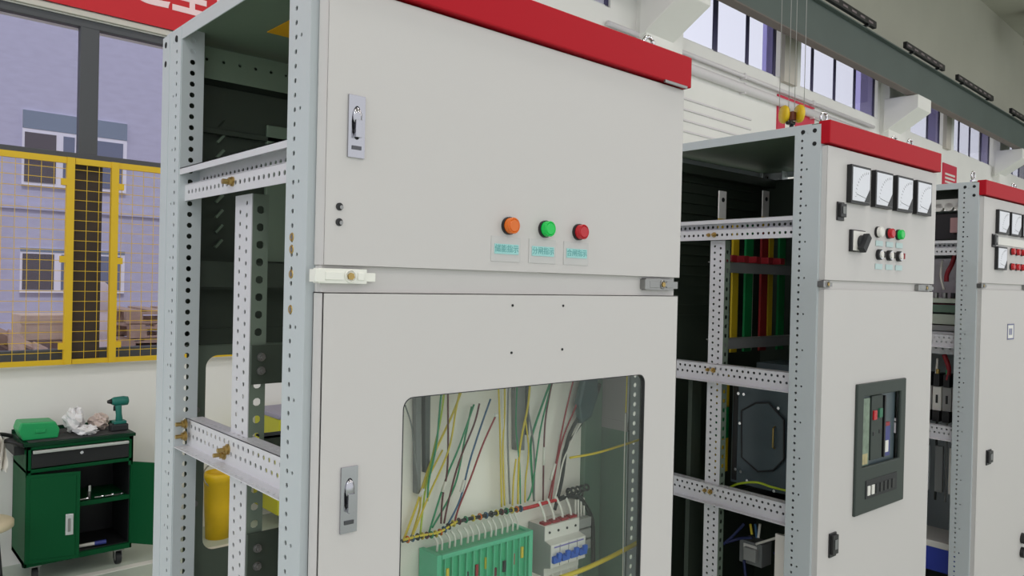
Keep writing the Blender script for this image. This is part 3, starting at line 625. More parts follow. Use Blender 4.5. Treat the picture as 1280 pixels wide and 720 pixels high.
for k in range(5):
    b = MB(); y = .13+.05*k; b.box(.15, y, .99, .25, y+.044, 1.12, BG if k % 2 else WHITE); b.box(.14, y+.008, 1.12, .25, y+.038, 1.19, BLACK); b.box(.14, y+.004, .93, .25, y+.04, .99, BLACK); b.box(.148, y+.016, 1.03, .151, y+.028, 1.075, DARK); b.build('contactor', c3, (0, 0, ZB), .002)
    wire(c3, [(.16, y+.02, .93), (.17, y+.03, .88), (.16, y+.02, .80), (.165, y+.022, .50)], .006, (WHW, GRY, BLK, WHW, GRY)[k])
    b = MB(); b.cyl((.15, y+.02, 1.19), (.15, y+.02, 1.215), .010, (DRED, GRN, BRASS, WHITE, DRED)[k]); b.build('terminal_stud', c3, (0, 0, ZB))
for k in range(3):
    b = MB(); y = .14+.07*k; b.box(.14, y, .55, .16, y+.04, .80, (WHITE, GRY, FRAME)[k]); b.build('cable_trunking', c3, (0, 0, ZB), .003)
b = MB(); b.box(.14, .13, .12, .40, .62, .25, mat('blue_case', (40, 60, 170), .4)); b.box(.13, .13, .25, .40, .62, .285, WHITE); b.build('capacitor_bank', c3, (0, 0, ZB), .004)
b = MB(); b.box(W-.062, .13, .05, W-.058, .76, 2.15, FRAME); b.build('side_panel', c3, (0, 0, ZB))
for x, y in ((.03, .06), (.62, .06), (.72, .08)): lifting_eye(c3, x, y)
# ================================================================== THE HALL
WY = 5.37
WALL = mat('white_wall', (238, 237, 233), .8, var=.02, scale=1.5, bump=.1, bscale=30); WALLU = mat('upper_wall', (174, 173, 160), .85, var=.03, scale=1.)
WFRAME = mat('window_frame_grey', (74, 76, 80), .5); SUR = mat('reveal_white', (224, 224, 222), .7)
FLOORM = mat('epoxy_floor', (188, 198, 186), .3, var=.06, scale=2.5)
b = MB(); b.box(-8, -8, -.1, 34, 6.4, 0, FLOORM); struct(b.build('floor'))
b = MB(); b.box(-8, -8, 8.3, 34, 6.6, 8.5, WALLU)
struct(b.build('ceiling'))
WALLOBJ = []; ZS, ZH = 4.735, 5.85
def wo(o): WALLOBJ.append(o); return o
def WX(px, py=100, dy=.03): return hit(9, 'y', dy, px, py).x+1.5
def WZ(px, py, dy=.03): return hit(9, 'y', dy, px, py).z
for k, x in enumerate((.6, 7.2, 14.05, 20.7, 27.4)):
    b = MB(); b.box(x-.2, -8, 7.5, x+.2, 5.37, 8.3, WALLU); struct(b.build('trim_%d' % (k+1)))
# back wall with openings: low window x<5.9 (z 1.19..3.33), clerestory bays z 4.75..6.6
b = MB(); T = .3
b.box(-8, WY, 0, 34, WY+T, 1.187, WALL); b.box(5.9, WY, 1.187, 34, WY+T, 3.33, WALL); b.box(-8, WY, 3.33, 34, WY+T, ZS, WALL)

bays = [(-5.6, .2), (1.3, 3.5), (4.0, 6.3), (7.68, WX(979, 98)), (WX(998, 105), WX(1094.5, 147)), (WX(1136, 165), WX(1177, 182)), (WX(1190, 188), WX(1239, 206)), (21.6, 24.)]
xs = -8
for x0, x1 in bays: b.box(xs, WY, ZS, x0, WY+T, ZH, WALL); xs = x1
b.box(xs, WY, ZS, 34, WY+T, ZH, WALL); b.box(-8, WY, ZH, 34, WY+T, 8.5, WALLU)
wo(struct(b.build('wall_back')))
b = MB(); b.box(33.7, -8, 0, 34, 6.3, 8.5, WALLU); struct(b.build('wall_right'))
# big window
b = MB()
b.box(-8, WY+.01, 3.28, 5.9, WY+.07, 3.33, WFRAME); b.box(-8, WY+.01, 2.435, 5.9, WY+.07, 2.493, WFRAME); b.box(-8, WY+.01, 1.187, 5.9, WY+.07, 1.275, WFRAME)
for x in (-6.4, -3.9, -1.35, 1.188, 3.74): b.box(x, WY+.012, 1.187, x+.108, WY+.068, 3.33, WFRAME)
wf = wo(struct(b.build('window_1', bevel=.004)))
for x in (-6.4, -3.9, -1.35, 1.188, 3.74):
    q = MB(); q.box(x+.105, WY+.04, 1.27, x+2.56, WY+.046, 2.44, WGLASS); q.box(x+.105, WY+.04, 2.49, x+2.56, WY+.046, 3.285, WGLASS); q.build('window_pane', wf)
b = MB(); b.box(1.163, WY-.01, 1.187, 1.322, WY+.05, 2.43, mat('brown_pier', (66, 56, 50), .8, var=.1, scale=6)); wo(struct(b.build('trim_6')))
b = MB(); b.box(-8, WY-.03, 3.335, 5.95, WY+.02, 3.372, mat('ledge_grey', (206, 202, 192), .6)); wo(struct(b.build('trim_7', bevel=.004)))
# clerestory windows
CF = mat('clerestory_frame', (62, 58, 92), .5)
for n, (x0, x1) in enumerate(bays):
    b = MB(); fr = [x0+.0] + ([x0+(x1-x0)*k/4 for k in (1, 2, 3)]) + [x1-.06]
    if n == 3: fr = [x0, WX(891, 64), WX(932, 82), WX(966, 95)]
    if n == 4: fr = [x0, WX(1013.5, 112), WX(1041.5, 125), WX(1066.5, 135), WX(1090.5, 145)]
    if n == 5: fr = [x0, WX(1158, 176), WX(1172.5, 181)]
    if n == 6: fr = [x0, WX(1197.5, 190), WX(1211, 197), WX(1225, 203), WX(1235, 206)]
    for i_, x in enumerate(fr):
        if i_ or n < 3: b.box(x, WY+.03, ZS, x+(.11 if (n, i_) == (3, 1) else .08), WY+.045, ZH, CF)
    b.box(x0, WY+.03, ZS-.001, x1, WY+.12, ZS+.03, SUR); b.box(x0, WY+.03, ZH-.06, x1, WY+.05, ZH, CF)
    o = wo(struct(b.build('window_%d' % (n+2), bevel=.003)))
    for j in range(len(fr)-1):
        dbl = (j == len(fr)-2) and n in (4, 6) or n == 5 and j == 1
        q = MB(); q.box(fr[j], WY+.035, ZS+.01, fr[j+1]+.03, WY+.041, ZH-.02, WGLASS2 if dbl else CGLASS); q.build('window_pane', o)
    if n == 3:
        q = MB(); xa = WX(954, 90); q.box(xa, WY+.045, ZS+.01, fr[3]+.02, WY+.05, ZH-.02, WGLASS2); q.build('window_pane', o)
# pilasters (between the bays) and corbels
GP = mat('pilaster_grey', (196, 190, 180), .8)
k = 8
for x0, x1, y, m in ((WX(980.5, 95, -.07), WX(996.5, 100, -.07), 5.30, GP), (WX(1183, 180, -.07), WX(1189, 185, -.07), 5.30, GP), (13.70, 14.50, 5.22, WALL), (6.75, 7.45, 5.22, WALL), (20.4, 21.2, 5.22, WALL)):
    b = MB(); b.box(x0, y, 0 if m is WALL else ZS-.05, x1, WY, 5.6, m); wo(struct(b.build('trim_%d' % k))); k += 1
for x, w_ in ((6.72, .55), (13.66, .62), (20.3, .62)):
    b = MB(); b.prism([(x, 5.3, 4.50), (x, 5.3, 5.08), (x, 4.74, 5.08), (x, 4.74, 4.86)], (w_, 0, 0), WALL); wo(struct(b.build('trim_%d' % k, bevel=.01))); k += 1
# crane runway beam with conductor bars
BEAM = mat('beam_green_grey', (84, 96, 92), .55, var=.06, scale=1.2); FL = mat('flange_brown', (112, 102, 96), .6)
b = MB(); b.box(-8, 4.79, 5.085, 33.7, 4.93, 5.105, FL); b.box(-8, 4.86, 5.105, 33.7, 4.875, 5.68, BEAM); b.box(-8, 4.79, 5.68, 33.7, 4.95, 5.70, BEAM)
tag(wo(b.build('crane_runway_beam', bevel=.003)), 'long grey-green steel crane beam running under the high windows on the white corbels', 'beam')
for i, (x0, x1) in enumerate(((WX(985, 0, -.6), WX(1093, 45, -.6)), (WX(1131, 64, -.6), WX(1179, 95, -.6)), (WX(1196, 104, -.6), WX(1240, 132, -.6)), (WX(1263, 146, -.6), WX(1310, 175, -.6)))):
    b = MB(); b.box(x0, 4.74, 5.73, x1, 4.80, 5.83, BLACK)
    for j in range(int((x1-x0)/.3)): b.box(x0+.05+.3*j, 4.735, 5.76, x0+.21+.3*j, 4.745, 5.79, mat('conductor_grey', (120, 108, 112), .4))
    for xx in (x0+.3, x1-.3): b.box(xx, 4.74, 5.702, xx+.05, 4.84, 5.73, BLACK)
    tag(wo(b.build('conductor_bar', bevel=.004)), ('black conductor bar on the crane beam, nearest the camera', 'black conductor bar on the crane beam, second from the camera', 'black conductor bar on the crane beam, third from the camera', 'black conductor bar on the crane beam, farthest and cut by the right edge')[i], 'conductor bar', 'conductor bars on the crane beam')
# trunking on the wall
PIPE = mat('trunking_white', (222, 218, 220), .5)
for z, r, nm, lb in ((4.54, .028, 'wall_pipe', 'upper white pipe running along the wall below the high windows'), (4.38, .06, 'wall_pipe', 'lower white pipe running along the wall below the high windows')):
    b = MB(); b.tube([(6.2, WY-.05, z), (13.3, WY-.05, z)], r, PIPE, 10)
    for x in range(7, 13, 2): b.box(x, WY-.08, z-r-.01, x+.04, WY, z+r+.01, PIPE)
    tag(wo(b.build(nm)), lb, 'pipe', 'white pipes along the back wall')
b = MB()
for k in range(4): b.box(6.2, WY-.02, 3.62+.13*k, 9.3, WY, 3.64+.13*k, PIPE)
tag(wo(b.build('wall_louvre')), 'white horizontal louvre on the wall above the middle cabinet roof', 'louvre')
# posters
def poster(x0, x1, z0, z1, lb, pat):
    b = MB(); m = mat('poster_red', (205, 40, 70), .5); b.box(x0, WY-.02, z0, x1, WY, z1, m)
    if pat == 0: b.prism([(x0+.22, WY-.024, z0+.02), (x0+.5, WY-.024, z0+.02), (x0+.5, WY-.024, z1-.22), (x0+.42, WY-.024, z1-.12), (x0+.22, WY-.024, z1-.22)], (0, .004, 0), WHITE); b.box(x0+.62, WY-.024, z0+.02, x1-.05, WY-.019, z0+.22, mat('poster_pink', (230, 190, 185), .5))
    else:
        for j in range(3): b.box(x0+.12, WY-.024, z0+.06+.08*j, x1-.12, WY-.019, z0+.10+.08*j, WHITE)
    tag(wo(b.build('wall_poster')), lb, 'poster', 'red posters on the back wall')
poster(10.01, 11.15, 3.90, 4.50, 'red and white poster on the back wall behind the yellow hook block', 0); poster(16.95, 17.8, 3.95, 4.40, 'small red poster with white lines above the gap between the two far cabinets', 1)
# banner
b = MB(); b.box(-6, WY-.045, 3.375, 5.7, WY-.035, 4.1, mat('banner_red', (206, 24, 38), .6))
PW = mat('banner_print', (250, 220, 222), .6)
try:
    vs, fs = text_mb('推进全面', .34, PW, lambda u, v, w: Vector((1.70+u*.85, WY-.047-w, 3.635+v)), .002, .008); b.add(vs, fs, PW)
except Exception as e: print('banner', e)
tag(wo(b.build('banner')), 'red cloth banner with white characters hung above the big window', 'banner')
# yellow guard fence before the window
FY = WY-.05; YM = mat('fence_yellow', (226, 186, 30), .5)
def fence(x0, x1, lb, posts):
    e = wo(empty('mesh_fence_panel', ((x0+x1)/2, FY, 1.187), lb, 'fence panel', 0, 'yellow mesh panels in front of the window')); ox = (x0+x1)/2
    L = lambda b_, n: b_.build(n, e, (-ox, -FY, -1.187))
    b = MB(); b.box(x0, FY-.012, 2.415, x1, FY+.012, 2.452, YM); L(b, 'top_rail'); b = MB(); b.box(x0, FY-.012, 1.187, x1, FY+.012, 1.217, YM); L(b, 'bottom_rail')
    b = MB(); n = int((x1-x0)/.065)
    for k in range(1, n): x = x0+(x1-x0)*k/n; b.box(x-.0013, FY-.0013, 1.2, x+.0013, FY+.0013, 2.43, YM)
    for k in range(1, 20): z = 1.2+.0622*k; b.box(x0, FY-.0015, z-.0016, x1, FY+.0015, z+.0016, YM)
    L(b, 'wire_mesh')
    for px_ in posts:
        b = MB(); b.box(px_, FY-.02, 1.187, px_+.042, FY+.015, 2.452, YM)
        L(b, 'fence_post')
        for z in (1.30, 1.83, 2.30):
            b = MB(); sx = -1 if px_ > (x0+x1)/2 else 1; xa = px_+(.042 if sx > 0 else -.03); b.box(xa, FY-.022, z-.02, xa+.03, FY+.0, z+.02, YM); L(b, 'clamp')
fence(-1.35, 1.109, 'yellow mesh panel at the left edge, left of the dark pier', [-1.35, 1.109-.0]); fence(1.155, 1.36, 'narrow yellow mesh panel in front of the dark pier', []); fence(1.36, 3.9, 'yellow mesh panel between the dark pier and the foreground cabinet', [1.36, 3.85])
PWM = Matrix.Translation((1.5, 5.37, 0)) @ Matrix.Rotation(R(1.6), 4, 'Z') @ Matrix.Translation((-1.5, -5.37, 0))
for o in WALLOBJ: o.location = PWM @ o.location; o.rotation_euler = (0, 0, R(1.6))
# floor line
b = MB(); b.box(-3, 4.88, 0, 5, 4.94, .002, WHITE); tag(b.build('floor_line'), 'white painted line on the floor along the wall', 'floor marking')
# ------------------------------------------------------------------ green tool cart
CG = mat('cart_green', (4, 78, 42), .5, spec=.15); CGD = mat('cart_green_dark', (6, 52, 32), .5, spec=.2); CBK = mat('cart_black', (24, 26, 28), .5)
ct = empty('tool_cart', (1.14, 5.14, 0), 'green steel tool cart with both doors open standing against the wall', 'tool cart')
CO = (-1.14, -5.14, 0)
x0, x1, y0, y1, z0, z1 = .865, 1.420, 4.95, 5.33, .10, .775
b = MB(); t = .012
b.box(x0, y0, z0, x0+t, y1, z1, CG); b.box(x1-t, y0, z0, x1, y1, z1, CG); b.box(x0, y1-t, z0, x1, y1, z1, CG); b.box(x0, y0, z0, x1, y1, z0+.03, CG)
b.box(x0, y0, z1-.02, x1, y1, z1, CG); b.box(x0, y0, .625, x1, y1, .645, CG); b.box(x0, y0, .60, x0+.025, y0+.01, z1, CG); b.box(x1-.025, y0, .60, x1, y0+.01, z1, CG)
b.box(x0+t, y0+.02, z0+.03, x1-t, y1-t, z0+.034, CBK); b.box(x0+t, y1-t-.006, z0+.03, x1-t, y1-t, .625, CBK)
b.box(x1-t-.004, y0+.02, z0+.03, x1-t, y1-t, .62, CBK)
b.build('cart_body', ct, CO, .003)
b = MB(); b.box(x0+.01, y0+.015, .40, x1-.01, y1-.02, .412, CG); b.box(x0+.01, y0+.012, .395, x1-.01, y0+.02, .42, CG); b.build('shelf', ct, CO)
b = MB(); b.box(x0+.026, y0-.004, .652, x1-.026, y0+.02, .735, CBK); dr = b.build('drawer', ct, CO, .002)
b = MB(); b.box(x0+.03, y0-.022, .735, x1-.03, y0-.002, .752, mat('pale_aluminium', (200, 204, 200), .35, metal=.5)); b.build('drawer_pull', dr, bevel=.003)
b = MB(); b.cyl((1.14, y0-.004, .712), (1.14, y0-.010, .712), .009, CHROME); b.build('drawer_lock', dr)
b = MB(); b.box(x0-.01, y0-.01, z1, x1+.01, y1+.005, z1+.018, CGD); b.box(x0+.015, y0+.015, z1+.018, x1-.015, y1-.02, z1+.021, mat('tray_mat', (62, 62, 64), .8)); b.box(x0-.01, y1-.012, z1, x1+.01, y1+.005, z1+.04, CGD); b.build('top_tray', ct, CO, .003)
b = MB(); b.tube(smoothpath([(x0, y0+.03, z1-.005), (x0-.06, y0+.04, z1+.03), (x0-.09, y0+.1, z1+.03), (x0-.09, y1-.08, z1+.03), (x0-.05, y1-.04, z1+.02), (x0, y1-.03, z1)]), .012, CBK, 10); b.box(x0-.05, y0+.05, z1-.05, x0, y1-.05, z1+.0, CBK); b.build('push_handle', ct, CO)
def cdoor(hx, ang, sx, lk):
    tf = Matrix.Translation((hx, y0, 0)) @ Matrix.Rotation(R(ang), 4, 'Z'); b = MB(); w = .262
    b.box(min(0, sx*w), -.014, .125, max(0, sx*w), -.0, .618, CG, tf); b.box(min(sx*.02, sx*(w-.02)), -.018, .145, max(sx*.02, sx*(w-.02)), -.014, .60, CG, tf)
    dd = b.build('cart_door', ct, CO, .003)
    if lk: b = MB(); b.box(w-.07, -.024, .265, w-.03, -.017, .385, CHROME, tf); b.box(w-.058, -.030, .285, w-.044, -.022, .36, STEEL, tf); b.build('door_latch', dd, bevel=.002)
cdoor(x0+.004, -14, 1, 1); cdoor(x1-.004, 130, -1, 0)
for x, y in ((x0+.06, y0+.06), (x1-.06, y0+.06), (x0+.06, y1-.06), (x1-.06, y1-.06)):
    b = MB(); b.cyl((x-.014, y, .036), (x+.014, y, .036), .036, DARK); b.cyl((x-.016, y, .036), (x+.016, y, .036), .018, STEEL); b.box(x-.022, y-.02, .03, x-.016, y+.02, .085, STEEL); b.box(x+.016, y-.02, .03, x+.022, y+.02, .085, STEEL); b.box(x-.03, y-.03, .083, x+.03, y+.03, .10, STEEL); b.build('caster', ct, CO, .002)
ZT = z1+.021
# tool case
b = MB(); m = mat('case_green', (28, 160, 92), .4); b.prism([(.862, 5.02, ZT+.001), (1.035, 5.02, ZT+.001), (1.042, 5.02, ZT+.05), (1.020, 5.02, ZT+.096), (.850, 5.02, ZT+.104), (.836, 5.02, ZT+.06)], (0, .16, 0), m)
e = b.build('tool_case', bevel=.008); b = MB(); b.box(.92, 5.012, ZT+.04, .97, 5.02, ZT+.06, m); b.build('case_latch', e, bevel=.002)
tag(e, 'bright green plastic tool case on the left end of the cart top', 'tool case')
BAG = mat('bag_film', (232, 230, 232), .35, var=.08, scale=20); BAG2 = mat('bag_film_pink', (214, 196, 188), .45, var=.1, scale=20)
def bag(c, rad, m, lb):
    b = MB(); n, k2 = 18, 12
    vs = []
    for i in range(k2+1):
        th = math.pi*i/k2
        for j in range(n):
            ph = 2*math.pi*j/n; q = 1+.16*math.sin(3*ph+i)+.14*math.sin(5*ph-2*i+c[0]*40)+random.uniform(-.10, .10)
            vs.append(Vector(c)+Vector((rad[0]*math.sin(th)*math.cos(ph)*q, rad[1]*math.sin(th)*math.sin(ph)*q, max(-rad[2]*.98, rad[2]*math.cos(th)*(q if i < k2 else 1)))))
    b.add(vs, [(i*n+j, (i+1)*n+j, (i+1)*n+(j+1) % n, i*n+(j+1) % n) for i in range(k2) for j in range(n)], m, False)
    tag(b.build('plastic_bag'), lb, 'plastic bag', 'crumpled bags on the cart')
bag((1.145, 5.15, ZT+.068), (.055, .06, .068), BAG, 'tallest crumpled white plastic bag in the middle of the cart top')
bag((1.18, 5.02, ZT+.027), (.06, .04, .027), BAG, 'small flat white plastic bag at the front edge of the cart top')
bag((1.282, 5.16, ZT+.047), (.052, .06, .047), BAG2, 'pinkish crumpled bag between the white bag and the cordless screwdriver')
# cordless screwdriver standing on its battery
e = empty('cordless_screwdriver', (1.368, 5.06, ZT+.001), 'teal cordless screwdriver standing upright on its battery at the right end of the cart top', 'power tool'); m = mat('tool_teal', (22, 112, 100), .45)
b = MB(); b.box(-.052, -.035, .0, .045, .035, .042, DARK); b.build('battery', e, bevel=.008)
b = MB(); b.box(-.035, -.03, .042, .035, .03, .060, m); b.tube([(0, 0, .055), (-.003, 0, .10), (-.008, 0, .155)], [.021, .017, .020], m, 14); b.build('grip', e, bevel=.004)
b = MB(); b.tube([(-.045, 0, .178), (-.03, 0, .178), (.02, 0, .178), (.045, 0, .176), (.05, 0, .176)], [.019, .026, .029, .026, .015], m, 16); b.build('motor_housing', e)
b = MB(); b.tube([(-.068, 0, .178), (-.045, 0, .178)], [.009, .017], CBK, 12); b.build('chuck', e); b = MB(); b.box(-.034, -.006, .120, -.022, .006, .15, CBK); b.build('trigger', e, bevel=.002)
# small parts on the cart shelf and in the bottom
for i, (x, y, z, kind, lb) in enumerate(((1.20, 5.02, .413, 0, 'upright steel socket on the cart shelf'), (1.165, 5.00, .413, 1, 'small bolt lying on the cart shelf, left of the upright socket'), (1.245, 5.00, .413, 1, 'shiny nut and bolt on the cart shelf, just right of the upright socket'), (1.30, 5.0, .413, 1, 'small bolt in the middle right of the cart shelf'), (1.345, 5.02, .413, 2, 'short steel spanner at the right end of the cart shelf'))):
    b = MB(); q = (-x, -y, -z)
    if kind == 0: b.cyl((x, y, z), (x, y, z+.05), .011, STEEL); b.cyl((x, y, z+.05), (x, y, z+.085), .016, CHROME)
    elif kind == 1: b.cyl((x-.02, y, z+.01), (x+.015, y, z+.01), .006, STEEL); b.cyl((x+.015, y, z+.011), (x+.025, y, z+.011), .011, CHROME, 6)
    else: b.box(x-.03, y-.005, z, x+.03, y+.005, z+.008, STEEL); b.torus((x+.035, y, z+.006), .009, .005, CHROME); b.torus((x-.035, y, z+.006), .008, .005, CHROME)
    o = b.build('steel_tool'); tag(o, lb, 'small tool', 'loose tools on the cart shelf')
b = MB(); b.cyl((1.12, 5.02, .145), (1.23, 5.00, .150), .010, WHITE); b.cyl((1.23, 5.0, .150), (1.29, 4.99, .152), .013, mat('screwdriver_blue', (60, 70, 150), .4)); tag(b.build('marker_pen'), 'white and blue pen lying in the bottom of the open tool cart', 'pen')
# white cloth over the cart handle, stool
e = empty('round_stool', (.66, 4.9, 0), 'round stool with a cream seat cut by the left edge beside the cart', 'stool')
b = MB(); b.lathe((0, 0, 0), [(0, .365), (.13, .365), (.145, .375), (.145, .405), (.13, .415), (0, .415)], mat('stool_cream', (222, 208, 178), .5), 32); b.build('seat', e)
for q in range(4):
    a_ = R(45+90*q); b = MB(); b.tube([(.08*math.cos(a_), .08*math.sin(a_), .37), (.12*math.cos(a_), .12*math.sin(a_), .0)], .011, DARK); b.build('leg', e)
b = MB(); n = 10; vs = []
for i in range(7):
    for j in range(n):
        vs.append((.745+.05*j/9+.006*math.sin(j*1.7+i), 5.02-.03*math.sin(j*1.3+i*.6), .815-.03*i+.012*math.sin(j*2.1)))
vs += [(x, y+.008, z) for x, y, z in vs]; N = 7*n
fs = [(i*n+j, i*n+j+1, (i+1)*n+j+1, (i+1)*n+j) for i in range(6) for j in range(n-1)]; fs += [tuple(v+N for v in f[::-1]) for f in fs]
b.add(vs, fs, WHW, True); cr = b.build('cloth_rag'); cr.location = (-.012, 0, .01); tag(cr, 'pale cloth hanging over the handle of the tool cart', 'cloth')
# yellow bucket and equipment box behind the cabinet
pb = hit(0, 'y', 5.12, 262, 655); pl = hit(0, 'y', 5.12, 255, 620); pr = hit(0, 'y', 5.12, 291, 620); pt = hit(0, 'y', 5.12, 270, 590)
cx = (pl.x+pr.x)/2; rr = max(.09, (pr.x-pl.x)/2*.82); hz = pt.z
BY = mat('bucket_yellow', (226, 186, 20), .45, var=.06, scale=10)
b = MB(); b.lathe((cx, 5.12, 0), [(0, .0), (rr*.88, 0), (rr, hz*.5), (rr*1.05, hz*.86), (rr*1.1, hz*.87), (rr*1.1, hz*.95), (rr*1.02, hz), (rr*.95, hz), (rr*.9, hz*.9), (rr*.8, .02), (0, .02)], BY, 32)
o = b.build('bucket'); tag(o, 'yellow bucket on the floor by the wall, seen through the foreground cabinet', 'bucket')
b = MB(); b.torus((cx, 5.12, hz*.93), rr*1.12, .005, STEEL, (0, -.75, .65), 24, 6, 0, math.pi*2); b.build('bail', o)
e = empty('equipment_box', (2.57, 5.13, 0), 'yellow-green wheeled box with a pale lid by the wall, seen through the foreground cabinet', 'equipment box'); m = mat('box_yellow_green', (186, 184, 44), .5)
b = MB(); b.box(-.23, -.2, .12, .5, .2, .78, m); b.build('box_body', e, bevel=.01); b = MB(); b.box(-.24, -.21, .78, .51, .21, .815, mat('lilac_lid', (150, 146, 166), .5)); b.build('lid', e, bevel=.01)
for x in (-.16, .42):
    b = MB(); b.cyl((x, -.16, .05), (x+.03, -.16, .05), .05, DARK); b.box(x-.01, -.18, .09, x+.04, -.12, .12, STEEL); b.build('caster', e)
# ------------------------------------------------------------------ crane hook block
p = hit(0, 'y', 3.5, 990, 144)
e = empty('hook_block', p, 'yellow crane hook block hanging on thin ropes above the middle cabinet', 'crane hook')
HY = mat('hook_yellow', (226, 190, 24), .4)
for dx in (-.068, .062):
    b = MB(); b.lathe((dx*.47, -dx*.88, .01), [(0, -.022), (.075, -.022), (.083, 0), (.075, .022), (0, .022)], HY, 24, (.78, -.62, 0)); b.build('sheave', e)
b = MB(); b.box(-.03, -.03, -.05, .03, .03, .03, mat('hook_brown', (110, 60, 50), .5)); b.box(-.06, -.03, -.09, .02, .03, -.06, BLACK); b.build('hook_housing', e, bevel=.008)
b = MB(); b.torus((0, 0, -.17), .06, .018, DARK, (0, 1, 0), 20, 8, R(-60), R(200)); b.cyl((0, 0, -.12), (0, 0, -.06), .018, DARK); b.build('hook', e)
for dx in (-.11, -.03, .02, .10):
    b = MB(); b.tube([(dx*.47, -dx*.88, .05), (dx*.47, -dx*.88, 3.95)], .003, mat('rope_grey', (170, 170, 168), .5), 6); b.build('rope', e)
b = MB(); b.box(p.x-.3, 3.2, p.z+3.96, p.x+.3, 3.8, 7.6, HY); b.box(p.x-.15, -3, 7.4, p.x+.15, 4.6, 7.6, HY)
tag(b.build('hoist_trolley', bevel=.01), 'yellow hoist trolley high above holding the hook block ropes', 'hoist')
# ------------------------------------------------------------------ outside
GRD = mat('yard_ground', (176, 160, 150), .9, var=.12, scale=1.5); b = MB(); b.box(-30, 5.5, -.3, 60, 60, -.11, GRD); struct(b.build('ground'))
BR = mat('facade', (178, 178, 200), .8, var=.05, scale=5, stretch=(1, 1, 3)); e = empty('office_building', (3, 14, 0), 'pale lavender building with white framed windows across the yard', 'building')
b = MB(); b.box(-25, 0, 0, 40, 6, 7.5, BR); b.box(-25.2, -.2, 7.5, 40.2, 6, 7.8, BR); b.box(-25, -.03, 2.72, 40, 0, 2.82, BR); b.build('facade_wall', e)
BWF = mat('facade_frame', (226, 226, 236), .5); BWG = mat('facade_glass', (110, 118, 140), .2); BWT = mat('facade_blind', (120, 134, 152), .6); BWD = mat('facade_dark', (84, 78, 84), .6)
for xw in range(-8, 10):
    for zr, h in ((3.10, 1.16), (1.42, .70)):
        x = xw*2.55-.69; z = zr; tp = z+h; b = MB()
        b.box(x, -.04, z, x+1.5, .02, tp, BWF); b.box(x, -.045, tp-.28 if h > 1 else tp-.06, x+1.5, -.03, tp, BWT); w_ = b.build('window', e)
        b = MB(); t2 = tp-.34 if h > 1 else tp-.09; b.box(x+.03, -.05, z+.05, x+.46, -.035, t2, BWD if h < 2 else BWG); b.box(x+.56, -.05, z+.05, x+.72, -.035, t2, BWG); b.box(x+.82, -.05, z+.05, x+1.44, -.035, t2, BWG); b.build('pane', w_)
WOOD = mat('pallet_wood', (190, 164, 146), .8, var=.15, scale=12)
def pallet_mb():
    b = MB()
    for k in range(6): b.box(-.6+.215*k, -.5, .100, -.6+.215*k+.125, .5, .120, WOOD)
    for y in (-.5, -.05, .4): b.box(-.6, y, .08, .6, y+.1, .10, WOOD); b.box(-.6, y, 0, .6, y+.1, .02, WOOD); [b.box(x, y, .02, x+.14, y+.1, .08, WOOD) for x in (-.6, -.07, .46)]
    return b
pal = None; n_ = 0
names = 'lowest|second from the bottom|third from the bottom|fourth from the bottom|fifth from the bottom|sixth from the bottom|seventh from the bottom|eighth from the bottom|ninth from the bottom|tenth from the bottom|topmost'.split('|')
def put_pallet(loc, rot, lb):
    global pal
    if pal is None: pal = pallet_mb().build('wooden_pallet'); o = pal
    else: o = pal.copy(); COL.objects.link(o)
    o.location = loc; o.rotation_euler = rot; tag(o, lb, 'pallet', 'wooden pallets stacked outside the window')
TMB = mat('stacked_timber', (130, 110, 106), .85, var=.2, scale=10, stretch=(1, 1, 8))
for k in range(3): put_pallet((2.62+.04*k, 7.95, 1.04+.13*k), (0, 0, R((-2, 3, -4)[k])), 'wooden pallet in the yard stack right of the dark pier, %s' % ('lowest of three', 'middle of three', 'topmost of three')[k])
b = MB(); b.box(2.05, 7.4, -.12, 3.3, 8.45, 1.038, TMB); tag(b.build('timber_stack', bevel=.01), 'block of stacked timber under the pallets right of the dark pier', 'timber stack')
put_pallet((1.02, 7.10, 1.02), (R(24), R(30), R(6)), 'tilted wooden pallet leaning at the left edge of the window')
b = MB(); b.box(.6, 7.90, -.12, 1.80, 8.8, 1.13, TMB); tag(b.build('timber_stack', bevel=.01), 'block of stacked timber under the pale crate at the left of the yard', 'timber stack')
b = MB(); CRW = mat('crate_wood', (222, 198, 176), .8, var=.08, scale=8)
b.box(1.33, 7.93, 1.132, 1.76, 8.4, 1.36, CRW)
for k in range(3): b.box(1.32, 7.922, 1.14+.07*k, 1.77, 7.93, 1.19+.07*k, CRW)
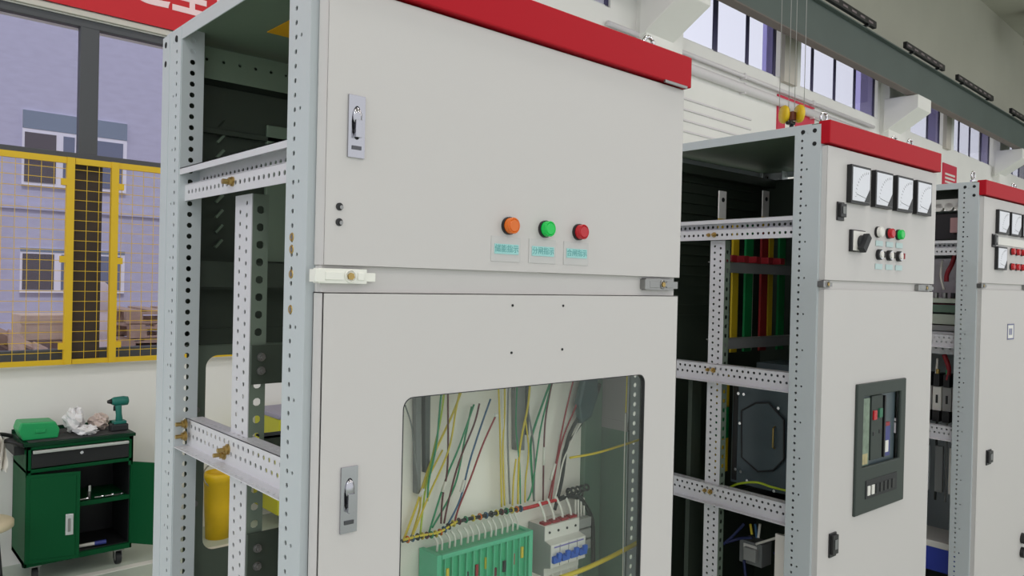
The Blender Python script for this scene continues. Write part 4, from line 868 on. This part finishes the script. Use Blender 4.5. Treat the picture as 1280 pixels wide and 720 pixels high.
tag(b.build('wooden_crate', bevel=.005), 'pale wooden crate standing left of the dark pier outside', 'crate')
b = MB(); b.ellip((1.855, 7.5, 1.52), (.09, .09, .16), mat('sack_white', (226, 214, 214), .7), noise=.08); b.ellip((1.87, 7.5, 1.27), (.11, .11, .16), MATS['sack_white'], noise=.1)
b.ellip((1.88, 7.5, 1.095), (.115, .11, .12), MATS['sack_white'], noise=.08); tag(b.build('white_sack'), 'white stuffed sack standing on a wooden block just right of the dark pier outside', 'sack')
b = MB(); b.box(1.76, 7.36, -.12, 2.02, 7.64, .97, TMB); tag(b.build('timber_block', bevel=.01), 'narrow timber block under the white sack in the yard', 'timber block')
# ================================================================== LIGHT
w = bpy.data.worlds.new('World'); S.world = w; w.use_nodes = True; bg = w.node_tree.nodes['Background']
bg.inputs[0].default_value = (.95, .97, 1.0, 1); bg.inputs[1].default_value = 1.1
sl = bpy.data.lights.new('sun', 'SUN'); sl.energy = 1.6; sl.angle = R(3); so = bpy.data.objects.new('sun', sl); COL.objects.link(so); so.rotation_euler = (R(28), 0, R(-12))
def area(name, loc, size, power, col, target=None, sy=None):
    l = bpy.data.lights.new(name, 'AREA'); l.energy = power; l.color = col; l.size = size
    if sy: l.shape = 'RECTANGLE'; l.size_y = sy
    o = bpy.data.objects.new(name, l); COL.objects.link(o); o.location = loc
    if target: o.rotation_euler = (Vector(target)-Vector(loc)).to_track_quat('-Z', 'Y').to_euler()
    return o
for x, y in ((-6, 3.5), (-6, 1.), (-7, -2)): area('fill_light', (x, y, 6.5), 1.5, 60, (.92, .96, 1))  # unseen cool fill, added to brighten the cabinets' left faces
for x in (-3, 3, 9, 15, 21):
    for y in (-5, 0): area('fill_light', (x, y, 7.4), 1.2, 68, (1, .93, .90))  # unseen overhead fill, added to warm the cabinet fronts
S.view_settings.view_transform = 'Standard'; S.view_settings.look = 'None'; S.view_settings.gamma = 1; S.view_settings.exposure = 0; S.view_settings.use_curve_mapping = False
S.cycles.max_bounces = 10; S.cycles.transparent_max_bounces = 12
